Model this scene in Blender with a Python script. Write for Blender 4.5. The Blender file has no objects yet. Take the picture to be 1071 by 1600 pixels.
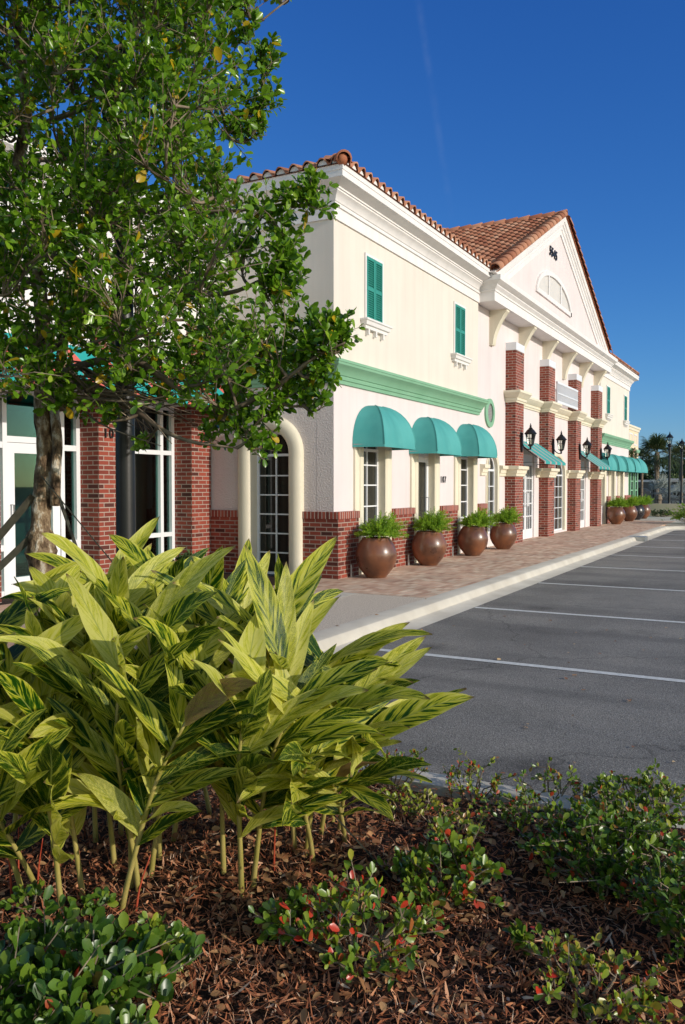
import bpy, bmesh, math, random
import numpy as np
from mathutils import Vector, Matrix
R = math.radians
random.seed(7); rng = np.random.default_rng(7)
S = bpy.context.scene; COL = S.collection
# ------------------------------------------------------------------ camera
CAM = np.array([0.0, 0.0, 1.45]); YAW = R(28.3); PITCH = math.atan(41/1300)
cd = bpy.data.cameras.new('camera'); cam = bpy.data.objects.new('camera', cd); COL.objects.link(cam)
cam.location = CAM; cam.rotation_euler = (R(90)-PITCH, 0, YAW-R(90))
cd.sensor_fit = 'VERTICAL'; cd.sensor_height = 36; cd.lens = 36*1300/1600; cd.clip_end = 2000; cd.clip_start = 0.05
S.camera = cam
_f = np.array([math.cos(YAW)*math.cos(PITCH), math.sin(YAW)*math.cos(PITCH), -math.sin(PITCH)])
_r = np.array([math.sin(YAW), -math.cos(YAW), 0]); _u = np.cross(_r, _f)
def ray(u, v): return _f+_r*(u-535.5)/1300+_u*(800-v)/1300
def at(u, v, t): return CAM+ray(u, v)*t                 # a point seen at (u, v), t metres away
def gnd(u, v, z=0.0): d = ray(u, v); return CAM+d*((z-CAM[2])/d[2])
# ------------------------------------------------------------------ sky, sun, exposure
SUN_EL, SUN_AZ = R(19), R(184.5)
W = bpy.data.worlds.new('World'); S.world = W; W.use_nodes = True
wt = W.node_tree; bg = wt.nodes['Background']; bg.inputs[1].default_value = 0.12
sky = wt.nodes.new('ShaderNodeTexSky'); sky.sky_type = 'NISHITA'; sky.sun_disc = False
sky.sun_elevation = SUN_EL; sky.sun_rotation = SUN_AZ; sky.air_density = 1.0; sky.dust_density = 0.2; sky.ozone_density = 3.0; sky.altitude = 0
def _m(op, a, b=None, c=None):
    n = wt.nodes.new('ShaderNodeMath'); n.operation = op
    for i, x in enumerate((a, b, c)):
        if x is None: continue
        if isinstance(x, (int, float)): n.inputs[i].default_value = x
        else: wt.links.new(x, n.inputs[i])
    return n.outputs[0]
# clear deep blue away from the sun, brighter and paler on the sun's side
_sp = wt.nodes.new('ShaderNodeSeparateColor'); wt.links.new(sky.outputs[0], _sp.inputs[0]); _cb = wt.nodes.new('ShaderNodeCombineColor')
for i, (g, a) in enumerate(((1.42, .60), (1.10, .74), (.78, .97))):
    wt.links.new(_m('MULTIPLY', _m('POWER', _m('MULTIPLY', _sp.outputs[i], .12), g), a/.12), _cb.inputs[i])
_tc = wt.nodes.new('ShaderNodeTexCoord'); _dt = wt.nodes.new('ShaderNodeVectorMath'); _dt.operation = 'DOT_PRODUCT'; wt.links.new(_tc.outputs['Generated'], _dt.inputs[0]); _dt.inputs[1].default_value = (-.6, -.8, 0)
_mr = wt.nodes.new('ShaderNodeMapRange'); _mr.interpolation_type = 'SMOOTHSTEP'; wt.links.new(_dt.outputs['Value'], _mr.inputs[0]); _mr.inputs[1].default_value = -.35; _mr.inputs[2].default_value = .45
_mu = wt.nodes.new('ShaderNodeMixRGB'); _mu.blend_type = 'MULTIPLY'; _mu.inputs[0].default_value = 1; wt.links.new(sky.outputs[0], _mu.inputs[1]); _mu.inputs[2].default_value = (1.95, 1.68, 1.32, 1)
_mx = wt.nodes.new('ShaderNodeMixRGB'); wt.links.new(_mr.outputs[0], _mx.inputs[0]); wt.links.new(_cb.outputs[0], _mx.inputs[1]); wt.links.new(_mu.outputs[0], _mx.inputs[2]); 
# a faint old vapour trail high over the gable
_ra, _rb = Vector(ray(648, -40)).normalized(), Vector(ray(706, 340)).normalized(); _nn = _ra.cross(_rb).normalized(); _md = (_ra*.6+_rb*.4).normalized()
def _dot(v):
    d = wt.nodes.new('ShaderNodeVectorMath'); d.operation = 'DOT_PRODUCT'; wt.links.new(_tc.outputs['Generated'], d.inputs[0]); d.inputs[1].default_value = v; return d.outputs['Value']
def _map(x, a, b, c, d):
    n = wt.nodes.new('ShaderNodeMapRange'); n.interpolation_type = 'SMOOTHSTEP'; wt.links.new(x, n.inputs[0])
    for i, k in enumerate((a, b, c, d)): n.inputs[i+1].default_value = k
    return n.outputs[0]
_nz = wt.nodes.new('ShaderNodeTexNoise'); _nz.inputs['Scale'].default_value = 45; _nz.inputs['Detail'].default_value = 4; wt.links.new(_tc.outputs['Generated'], _nz.inputs[0])
_tr = _m('MULTIPLY', _m('MULTIPLY', _map(_m('ABSOLUTE', _dot(_nn)), 0, .006, 1, 0), _map(_dot(_md), .988, .998, 0, 1)), _map(_nz.outputs[0], .35, .7, .2, 1))
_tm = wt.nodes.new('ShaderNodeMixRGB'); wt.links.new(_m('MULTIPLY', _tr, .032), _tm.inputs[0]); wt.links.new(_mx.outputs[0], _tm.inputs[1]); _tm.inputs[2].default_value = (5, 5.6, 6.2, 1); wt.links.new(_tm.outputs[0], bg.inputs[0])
sl = bpy.data.lights.new('sun', 'SUN'); sl.energy = 3.3; sl.angle = R(0.5); sl.color = (1, .93, .82)
so = bpy.data.objects.new('sun', sl); COL.objects.link(so)
sd = Vector((math.sin(SUN_AZ)*math.cos(SUN_EL), math.cos(SUN_AZ)*math.cos(SUN_EL), math.sin(SUN_EL)))
so.rotation_euler = sd.to_track_quat('Z', 'Y').to_euler(); so.location = sd*60
S.view_settings.view_transform = 'Standard'; S.view_settings.look = 'None'; S.view_settings.gamma = 1; S.view_settings.exposure = 0.0
S.view_settings.use_curve_mapping = False
S.cycles.max_bounces = 6; S.cycles.transparent_max_bounces = 8; S.cycles.use_denoising = True
# ------------------------------------------------------------------ materials
def nodes(name):
    m = bpy.data.materials.new(name); m.use_nodes = True
    nt = m.node_tree; return m, nt, nt.nodes['Principled BSDF'], nt.links.new
def N(nt, t, **k):
    n = nt.nodes.new('ShaderNode'+t)
    for a, b in k.items(): setattr(n, a, b)
    return n
def ramp(nt, stops, interp='LINEAR'):
    r = N(nt, 'ValToRGB'); cr = r.color_ramp; cr.interpolation = interp
    while len(cr.elements) < len(stops): cr.elements.new(.5)
    for e, (p, c) in zip(cr.elements, stops): e.position = p; e.color = (*c, 1)
    return r
def M(name, c1, c2=None, scale=4, rough=.7, bump=0, bscale=80, spec=.5, metal=0, detail=4, bdist=.01, coat=0, stretch=None, rvar=0, streak=0):
    m, nt, b, L = nodes(name)
    b.inputs['Roughness'].default_value = rough; b.inputs['Specular IOR Level'].default_value = spec; b.inputs['Metallic'].default_value = metal
    b.inputs['Coat Weight'].default_value = coat
    tc = N(nt, 'TexCoord'); src = tc.outputs['Object']
    if stretch:
        mp = N(nt, 'Mapping'); mp.inputs['Scale'].default_value = stretch; L(src, mp.inputs[0]); src = mp.outputs[0]
    if c2:
        n = N(nt, 'TexNoise'); n.inputs['Scale'].default_value = scale; n.inputs['Detail'].default_value = detail; L(src, n.inputs['Vector'])
        r = ramp(nt, [(.3, c1), (.7, c2)]); L(n.outputs[0], r.inputs[0]); L(r.outputs[0], b.inputs['Base Color'])
        if streak:
            ms = N(nt, 'Mapping'); ms.inputs['Scale'].default_value = (5, 5, .35); L(tc.outputs['Object'], ms.inputs[0])
            ns = N(nt, 'TexNoise'); ns.inputs['Scale'].default_value = 1.0; ns.inputs['Detail'].default_value = 5; L(ms.outputs[0], ns.inputs[0])
            rs = ramp(nt, [(.32, (1-streak,)*3), (.55, (1, 1, 1)), (.75, (1+.3*streak,)*3)]); L(ns.outputs[0], rs.inputs[0])
            mm = N(nt, 'MixRGB', blend_type='MULTIPLY'); mm.inputs[0].default_value = 1; L(r.outputs[0], mm.inputs[1]); L(rs.outputs[0], mm.inputs[2]); L(mm.outputs[0], b.inputs['Base Color'])
        if rvar:
            mr = N(nt, 'MapRange'); mr.inputs[1].default_value = .3; mr.inputs[2].default_value = .7; mr.inputs[3].default_value = rough-rvar; mr.inputs[4].default_value = rough+rvar
            L(n.outputs[0], mr.inputs[0]); L(mr.outputs[0], b.inputs['Roughness'])
    else: b.inputs['Base Color'].default_value = (*c1, 1)
    if bump:
        n2 = N(nt, 'TexNoise'); n2.inputs['Scale'].default_value = bscale; n2.inputs['Detail'].default_value = 3; L(src, n2.inputs['Vector'])
        bp = N(nt, 'Bump'); bp.inputs['Strength'].default_value = bump; bp.inputs['Distance'].default_value = bdist
        L(n2.outputs[0], bp.inputs['Height']); L(bp.outputs[0], b.inputs['Normal'])
    return m
def brick(name, cols, mortar, bw, bh, ms=.008, rough=.85, off=.5, bump=.5, rot=0):
    m, nt, b, L = nodes(name); b.inputs['Roughness'].default_value = rough
    tc = N(nt, 'TexCoord'); mp = N(nt, 'Mapping'); mp.inputs['Rotation'].default_value = (0, 0, rot); L(tc.outputs['UV'], mp.inputs[0])
    t = N(nt, 'TexBrick'); t.offset = off; t.inputs['Scale'].default_value = 1; t.inputs['Brick Width'].default_value = bw; t.inputs['Row Height'].default_value = bh
    t.inputs['Mortar Size'].default_value = ms; t.inputs['Mortar Smooth'].default_value = .2; t.inputs['Bias'].default_value = 0
    t.inputs['Color1'].default_value = (0, 0, 0, 1); t.inputs['Color2'].default_value = (1, 1, 1, 1); t.inputs['Mortar'].default_value = (.5, .5, .5, 1)
    L(mp.outputs[0], t.inputs[0])
    r = ramp(nt, [(i/(len(cols)-1), c) for i, c in enumerate(cols)]); L(t.outputs[0], r.inputs[0])
    n = N(nt, 'TexNoise'); n.inputs['Scale'].default_value = 1.7; n.inputs['Detail'].default_value = 6; L(tc.outputs['Object'], n.inputs[0])
    r2 = ramp(nt, [(.3, (.72, .72, .72)), (.7, (1.1, 1.1, 1.1))]); L(n.outputs[0], r2.inputs[0])
    mu = N(nt, 'MixRGB', blend_type='MULTIPLY'); mu.inputs[0].default_value = 1; L(r.outputs[0], mu.inputs[1]); L(r2.outputs[0], mu.inputs[2])
    mx = N(nt, 'MixRGB'); L(t.outputs['Fac'], mx.inputs[0]); L(mu.outputs[0], mx.inputs[1]); mx.inputs[2].default_value = (*mortar, 1)
    L(mx.outputs[0], b.inputs['Base Color'])
    iv = N(nt, 'Math', operation='SUBTRACT'); iv.inputs[0].default_value = 1; L(t.outputs['Fac'], iv.inputs[1])
    n3 = N(nt, 'TexNoise'); n3.inputs['Scale'].default_value = 60; L(tc.outputs['Object'], n3.inputs[0])
    ad = N(nt, 'Math', operation='MULTIPLY_ADD'); L(n3.outputs[0], ad.inputs[0]); ad.inputs[1].default_value = .35; L(iv.outputs[0], ad.inputs[2])
    bp = N(nt, 'Bump'); bp.inputs['Strength'].default_value = bump; bp.inputs['Distance'].default_value = .008; L(ad.outputs[0], bp.inputs['Height']); L(bp.outputs[0], b.inputs['Normal'])
    return m
def leafmat(name, stops, rough=.35, trans=.25, spec=.5, interp='LINEAR'):
    m, nt, b, L = nodes(name)
    a = N(nt, 'Attribute', attribute_name='rnd'); r = ramp(nt, stops, interp); L(a.outputs['Fac'], r.inputs[0])
    L(r.outputs[0], b.inputs['Base Color']); b.inputs['Roughness'].default_value = rough; b.inputs['Specular IOR Level'].default_value = spec
    t = N(nt, 'BsdfTranslucent'); L(r.outputs[0], t.inputs[0]); mx = N(nt, 'MixShader'); mx.inputs[0].default_value = trans
    L(b.outputs[0], mx.inputs[1]); L(t.outputs[0], mx.inputs[2]); L(mx.outputs[0], nt.nodes['Material Output'].inputs[0])
    return m
def glass_tinted(name, tint, rough=.02, fac=.82):
    m, nt, b, L = nodes(name); g = N(nt, 'BsdfGlossy'); g.inputs['Roughness'].default_value = rough; g.inputs[0].default_value = (.9, .95, .95, 1)
    t = N(nt, 'BsdfTransparent'); t.inputs[0].default_value = (*tint, 1); f = N(nt, 'Fresnel'); f.inputs[0].default_value = 1.5
    mx = N(nt, 'MixShader'); L(f.outputs[0], mx.inputs[0]); L(t.outputs[0], mx.inputs[1]); L(g.outputs[0], mx.inputs[2]); L(mx.outputs[0], nt.nodes['Material Output'].inputs[0])
    return m
CREAM = M('cream stucco', (.71, .645, .57), (.75, .685, .61), 1.2, .9, .25, 55, .2, streak=.05)
PINK = M('pale pink stucco', (.70, .62, .61), (.75, .67, .66), 1.0, .9, .25, 55, .2, streak=.05)
ROUGHST = M('rough pink stucco', (.68, .61, .59), (.73, .66, .64), 1.3, .9, .9, 38, .2, bdist=.024, streak=.05)
WHITE = M('white painted trim', (.78, .74, .72), (.82, .78, .76), 2, .6, .08, 60, .3, streak=.06)
PWHITE = M('white vinyl', (.80, .80, .82), None, rough=.35)
CREAMTRIM = M('cream trim', (.74, .67, .52), (.78, .71, .56), 2, .7, .1, 50, .3, streak=.08)
GREENTRIM = M('mint green trim', (.20, .40, .25), (.24, .45, .29), 2, .6, .06, 50, .3)
TEAL = M('teal canvas', (.06, .31, .30), (.10, .39, .37), 1.6, .75, .25, 600, .3, bdist=.002, streak=.08)
SHUTG = M('green shutter paint', (.025, .24, .19), (.035, .28, .225), 5, .5)
BRICK = brick('red brick', [(.075, .018, .012), (.24, .042, .024), (.32, .062, .034), (.285, .052, .030), (.19, .032, .020)], (.37, .28, .23), .205, .067)
SOLDIER = brick('soldier course brick', [(.18, .035, .024), (.31, .06, .038), (.38, .09, .055)], (.44, .36, .31), .067, .22, off=0)
TILE = M('terracotta roof tile', (.30, .085, .040), (.48, .19, .10), 3.0, .8, .2, 70, .2, detail=2)
TILE.node_tree.nodes['Noise Texture'].inputs['Detail'].default_value = 5
BLACK = M('black painted metal', (.006, .006, .007), (.012, .012, .013), 10, .38, .05, 40, .5)
GLASSD = M('dark window glass', (.004, .005, .005), (.040, .038, .030), 1.0, .03, spec=.5, detail=2, stretch=(7, 7, .25))
GLASSW = glass_tinted('storefront glass', (.45, .66, .62))
GLASSL = glass_tinted('lantern glass', (.8, .8, .76), rough=.25)
CONC = M('pale concrete', (.50, .45, .38), (.62, .57, .49), 2.2, .9, .3, 90, .2, bdist=.006)
AGG = M('exposed aggregate concrete', (.40, .33, .265), (.72, .62, .51), 60, .9, .6, 90, .2, bdist=.01)
PAVER = brick('clay pavers', [(.46, .25, .165), (.62, .38, .26), (.74, .56, .41), (.56, .34, .23), (.68, .46, .33)], (.46, .36, .28), .2, .1, .005, bump=.3)
def asphalt():
    m, nt, b, L = nodes('asphalt'); b.inputs['Roughness'].default_value = .85; b.inputs['Specular IOR Level'].default_value = .3
    tc = N(nt, 'TexCoord'); o = tc.outputs['Object']
    n1 = N(nt, 'TexNoise'); n1.inputs['Scale'].default_value = 110; n1.inputs['Detail'].default_value = 3; L(o, n1.inputs[0])
    r1 = ramp(nt, [(.30, (.095, .088, .080)), (.52, (.23, .215, .195)), (.66, (.31, .29, .265)), (.74, (.50, .48, .45))]); L(n1.outputs[0], r1.inputs[0])
    n2 = N(nt, 'TexNoise'); n2.inputs['Scale'].default_value = .55; n2.inputs['Detail'].default_value = 7; n2.inputs['Roughness'].default_value = .62; L(o, n2.inputs[0])
    r2 = ramp(nt, [(.33, (.66, .66, .67)), (.55, (1, 1, 1)), (.75, (1.25, 1.22, 1.18))]); L(n2.outputs[0], r2.inputs[0])
    mu = N(nt, 'MixRGB', blend_type='MULTIPLY'); mu.inputs[0].default_value = 1; L(r1.outputs[0], mu.inputs[1]); L(r2.outputs[0], mu.inputs[2])
    # tyre-darkened lanes, oil drips and fine cracks
    mp = N(nt, 'Mapping'); mp.inputs['Scale'].default_value = (.9, .09, 1); L(o, mp.inputs[0])
    n3 = N(nt, 'TexNoise'); n3.inputs['Scale'].default_value = 1.6; n3.inputs['Detail'].default_value = 5; L(mp.outputs[0], n3.inputs[0])
    r3 = ramp(nt, [(.36, (.74, .74, .75)), (.5, (1, 1, 1)), (.72, (1.06, 1.05, 1.03))]); L(n3.outputs[0], r3.inputs[0])
    m3 = N(nt, 'MixRGB', blend_type='MULTIPLY'); m3.inputs[0].default_value = 1; L(mu.outputs[0], m3.inputs[1]); L(r3.outputs[0], m3.inputs[2])
    vo = N(nt, 'TexVoronoi'); vo.inputs['Scale'].default_value = .62; L(o, vo.inputs[0])
    n4 = N(nt, 'TexNoise'); n4.inputs['Scale'].default_value = 9; n4.inputs['Detail'].default_value = 4; L(o, n4.inputs[0])
    sm = N(nt, 'Math', operation='MULTIPLY_ADD'); L(n4.outputs[0], sm.inputs[0]); sm.inputs[1].default_value = .22; L(vo.outputs['Distance'], sm.inputs[2])
    r4 = ramp(nt, [(.15, (.45, .45, .46)), (.24, (.85, .85, .85)), (.30, (1, 1, 1))]); L(sm.outputs[0], r4.inputs[0])
    m4 = N(nt, 'MixRGB', blend_type='MULTIPLY'); m4.inputs[0].default_value = .8; L(m3.outputs[0], m4.inputs[1]); L(r4.outputs[0], m4.inputs[2])
    v2 = N(nt, 'TexVoronoi', feature='DISTANCE_TO_EDGE'); v2.inputs['Scale'].default_value = .33; n5 = N(nt, 'TexNoise'); n5.inputs['Scale'].default_value = 2.5; n5.inputs['Detail'].default_value = 6; L(o, n5.inputs[0])
    mv = N(nt, 'MixRGB'); mv.inputs[0].default_value = .35; L(o, mv.inputs[1]); L(n5.outputs['Color'], mv.inputs[2]); L(mv.outputs[0], v2.inputs[0])
    r5 = ramp(nt, [(.0, (.5, .5, .5)), (.0035, (1, 1, 1))]); L(v2.outputs['Distance'], r5.inputs[0])
    m5 = N(nt, 'MixRGB', blend_type='MULTIPLY'); m5.inputs[0].default_value = .7; L(m4.outputs[0], m5.inputs[1]); L(r5.outputs[0], m5.inputs[2])
    L(m5.outputs[0], b.inputs['Base Color'])
    bp = N(nt, 'Bump'); bp.inputs['Strength'].default_value = .6; bp.inputs['Distance'].default_value = .008; L(n1.outputs[0], bp.inputs['Height']); L(bp.outputs[0], b.inputs['Normal'])
    return m
ASPH = asphalt()
PAINT = M('worn white road paint', (.52, .52, .50), (.72, .72, .70), 30, .7, .2, 120, .3)
SOIL = M('dark mulch soil', (.018, .010, .007), (.05, .027, .018), 22, .95, .8, 40, .2, bdist=.02)
def barkmat():
    m, nt, b, L = nodes('mottled bark'); b.inputs['Roughness'].default_value = .9; b.inputs['Specular IOR Level'].default_value = .2
    tc = N(nt, 'TexCoord'); mp = N(nt, 'Mapping'); mp.inputs['Scale'].default_value = (1, 1, .55); L(tc.outputs['Object'], mp.inputs[0])
    n1 = N(nt, 'TexNoise'); n1.inputs['Scale'].default_value = 15; n1.inputs['Detail'].default_value = 6; n1.inputs['Roughness'].default_value = .65; L(mp.outputs[0], n1.inputs[0])
    r = ramp(nt, [(.36, (.05, .032, .020)), (.46, (.17, .11, .065)), (.53, (.30, .215, .13)), (.57, (.50, .42, .32)), (.66, (.62, .55, .45))]); L(n1.outputs[0], r.inputs[0]); L(r.outputs[0], b.inputs['Base Color'])
    n2 = N(nt, 'TexNoise'); n2.inputs['Scale'].default_value = 45; n2.inputs['Detail'].default_value = 4; L(mp.outputs[0], n2.inputs[0])
    ad = N(nt, 'Math', operation='ADD'); L(n1.outputs[0], ad.inputs[0]); L(n2.outputs[0], ad.inputs[1])
    bp = N(nt, 'Bump'); bp.inputs['Strength'].default_value = 1; bp.inputs['Distance'].default_value = .018; L(ad.outputs[0], bp.inputs['Height']); L(bp.outputs[0], b.inputs['Normal']); return m
BARK = barkmat()
TWIG = M('brown twig bark', (.11, .075, .05), (.30, .23, .16), 9, .85)
POTM = M('glazed brown ceramic', (.075, .030, .018), (.24, .085, .034), 3.2, .34, .12, 18, .6, rvar=.08, coat=.3)
POTD = M('black glazed ceramic', (.012, .009, .011), (.03, .022, .024), 4, .3, .1, 25, .6)
STEEL = M('galvanised steel', (.35, .36, .37), (.5, .5, .5), 8, .4, metal=.8)
STRAP = M('olive webbing strap', (.035, .034, .022), (.06, .055, .036), 30, .8)
LEAFT = leafmat('glossy tree leaf', [(0, (.045, .125, .008)), (.35, (.14, .29, .015)), (.7, (.27, .45, .028)), (.965, (.42, .55, .055)), (.975, (.55, .36, .02)), (1, (.62, .42, .02))], .25, .46)
LEAFS = leafmat('leathery shrub leaf', [(0, (.03, .08, .010)), (.4, (.10, .19, .018)), (.75, (.27, .34, .03)), (.90, (.36, .33, .04)), (.93, (.36, .09, .03)), (1, (.60, .04, .02))], .32, .28)
LEAFF = leafmat('feathery fern', [(0, (.10, .24, .010)), (.5, (.26, .44, .018)), (1, (.44, .58, .05))], .6, .35)
LEAFB = leafmat('background foliage', [(0, (.015, .035, .010)), (.5, (.04, .075, .018)), (1, (.10, .14, .035))], .6, .2)
LEAFP = leafmat('palm frond', [(0, (.03, .055, .018)), (.6, (.09, .12, .035)), (1, (.20, .19, .08))], .5, .2)
LEAFV = leafmat('silver palm frond', [(0, (.16, .19, .17)), (1, (.42, .46, .44))], .5, .15)
CHIP = leafmat('bark chips', [(0, (.03, .012, .007)), (.3, (.19, .058, .025)), (.55, (.40, .14, .062)), (.8, (.58, .26, .13)), (1, (.66, .48, .34))], .8, .0, .25)
DEADL = leafmat('dry fallen leaf', [(0, (.22, .085, .035)), (.6, (.46, .24, .10)), (1, (.68, .48, .25))], .6, .15)
CANE = M('yellow green cane', (.30, .26, .05), (.46, .36, .12), 6, .45, stretch=(6, 6, 1.5))
REDSH = M('red young shoot', (.40, .04, .02), (.5, .10, .04), 8, .5)
def gingermat():
    m, nt, b, L = nodes('variegated ginger leaf')
    uv = N(nt, 'UVMap'); sp = N(nt, 'SeparateXYZ'); L(uv.outputs[0], sp.inputs[0])     # x across -1..1, y along 0..1
    at_ = N(nt, 'Attribute', attribute_name='rnd')
    ab = N(nt, 'Math', operation='ABSOLUTE'); L(sp.outputs[0], ab.inputs[0])
    q = N(nt, 'Math', operation='MULTIPLY_ADD'); L(ab.outputs[0], q.inputs[0]); q.inputs[1].default_value = -.28; L(sp.outputs[1], q.inputs[2])
    sg = N(nt, 'Math', operation='SIGN'); L(sp.outputs[0], sg.inputs[0])
    z = N(nt, 'Math', operation='MULTIPLY_ADD'); L(at_.outputs['Fac'], z.inputs[0]); z.inputs[1].default_value = 91.0; L(sg.outputs[0], z.inputs[2])
    cb = N(nt, 'CombineXYZ'); q2 = N(nt, 'Math', operation='MULTIPLY'); L(q.outputs[0], q2.inputs[0]); q2.inputs[1].default_value = 15
    a2 = N(nt, 'Math', operation='MULTIPLY'); L(ab.outputs[0], a2.inputs[0]); a2.inputs[1].default_value = .9
    L(q2.outputs[0], cb.inputs[0]); L(a2.outputs[0], cb.inputs[1]); L(z.outputs[0], cb.inputs[2])
    n = N(nt, 'TexNoise'); n.inputs['Scale'].default_value = 1.0; n.inputs['Detail'].default_value = 3; n.inputs['Roughness'].default_value = .65; L(cb.outputs[0], n.inputs[0])
    # leaf-to-leaf bias plus a paler margin
    w = N(nt, 'TexWhiteNoise', noise_dimensions='1D'); L(at_.outputs['Fac'], w.inputs['W'])
    bi = N(nt, 'Math', operation='MULTIPLY_ADD'); L(w.outputs['Value'], bi.inputs[0]); bi.inputs[1].default_value = .36; bi.inputs[2].default_value = -.145
    s1 = N(nt, 'Math', operation='ADD'); L(n.outputs[0], s1.inputs[0]); L(bi.outputs[0], s1.inputs[1])
    e = N(nt, 'Math', operation='POWER'); L(ab.outputs[0], e.inputs[0]); e.inputs[1].default_value = 7
    s2 = N(nt, 'Math', operation='MULTIPLY_ADD'); L(e.outputs[0], s2.inputs[0]); s2.inputs[1].default_value = .16; L(s1.outputs[0], s2.inputs[2])
    r = ramp(nt, [(.42, (.012, .065, .004)), (.485, (.035, .13, .008)), (.515, (.38, .42, .02)), (.60, (.66, .64, .055)), (.76, (.78, .74, .19))]); L(s2.outputs[0], r.inputs[0])
    # dry brown tip
    tp = N(nt, 'MapRange'); L(sp.outputs[1], tp.inputs[0]); tp.inputs[1].default_value = .93; tp.inputs[2].default_value = .985
    w2 = N(nt, 'Math', operation='GREATER_THAN'); L(w.outputs['Value'], w2.inputs[0]); w2.inputs[1].default_value = .45
    tm = N(nt, 'Math', operation='MULTIPLY'); L(tp.outputs[0], tm.inputs[0]); L(w2.outputs[0], tm.inputs[1])
    mx = N(nt, 'MixRGB'); L(tm.outputs[0], mx.inputs[0]); L(r.outputs[0], mx.inputs[1]); mx.inputs[2].default_value = (.22, .13, .07, 1)
    md = N(nt, 'MapRange'); L(ab.outputs[0], md.inputs[0]); md.inputs[1].default_value = .03; md.inputs[2].default_value = .07; md.inputs[3].default_value = .75; md.inputs[4].default_value = 0
    m2 = N(nt, 'MixRGB'); L(md.outputs[0], m2.inputs[0]); L(mx.outputs[0], m2.inputs[1]); m2.inputs[2].default_value = (.42, .46, .10, 1)
    w3 = N(nt, 'Math', operation='GREATER_THAN'); L(w.outputs['Value'], w3.inputs[0]); w3.inputs[1].default_value = .993
    m3 = N(nt, 'MixRGB'); L(w3.outputs[0], m3.inputs[0]); L(m2.outputs[0], m3.inputs[1]); m3.inputs[2].default_value = (.36, .22, .11, 1); m2 = m3
    L(m2.outputs[0], b.inputs['Base Color']); b.inputs['Roughness'].default_value = .38; b.inputs['Specular IOR Level'].default_value = .4
    # fine lateral veins
    wv = N(nt, 'Math', operation='SINE'); qq = N(nt, 'Math', operation='MULTIPLY'); L(q.outputs[0], qq.inputs[0]); qq.inputs[1].default_value = 240; L(qq.outputs[0], wv.inputs[0])
    bp = N(nt, 'Bump'); bp.inputs['Strength'].default_value = .25; bp.inputs['Distance'].default_value = .002; L(wv.outputs[0], bp.inputs['Height']); L(bp.outputs[0], b.inputs['Normal'])
    t = N(nt, 'BsdfTranslucent'); L(m2.outputs[0], t.inputs[0]); ms = N(nt, 'MixShader'); ms.inputs[0].default_value = .45
    L(b.outputs[0], ms.inputs[1]); L(t.outputs[0], ms.inputs[2]); L(ms.outputs[0], nt.nodes['Material Output'].inputs[0])
    return m
GINGER = gingermat()
def stripemat(name, base, stripe, width, frac, thin=None):
    m, nt, b, L = nodes(name); b.inputs['Roughness'].default_value = .8
    tc = N(nt, 'TexCoord'); sp = N(nt, 'SeparateXYZ'); L(tc.outputs['Object'], sp.inputs[0])
    d = N(nt, 'Math', operation='DIVIDE'); L(sp.outputs[0], d.inputs[0]); d.inputs[1].default_value = width
    fr = N(nt, 'Math', operation='FRACT'); L(d.outputs[0], fr.inputs[0])
    lt = N(nt, 'Math', operation='LESS_THAN'); L(fr.outputs[0], lt.inputs[0]); lt.inputs[1].default_value = frac
    mx = N(nt, 'MixRGB'); L(lt.outputs[0], mx.inputs[0]); mx.inputs[1].default_value = (*base, 1); mx.inputs[2].default_value = (*stripe, 1); L(mx.outputs[0], b.inputs['Base Color'])
    return m
STRIPE1 = stripemat('teal canvas with grey pink stripes', (.035, .33, .31), (.42, .33, .32), .58, .26)
STRIPE2 = stripemat('teal canvas with coral stripes', (.008, .34, .32), (.62, .12, .09), .62, .33)
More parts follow.
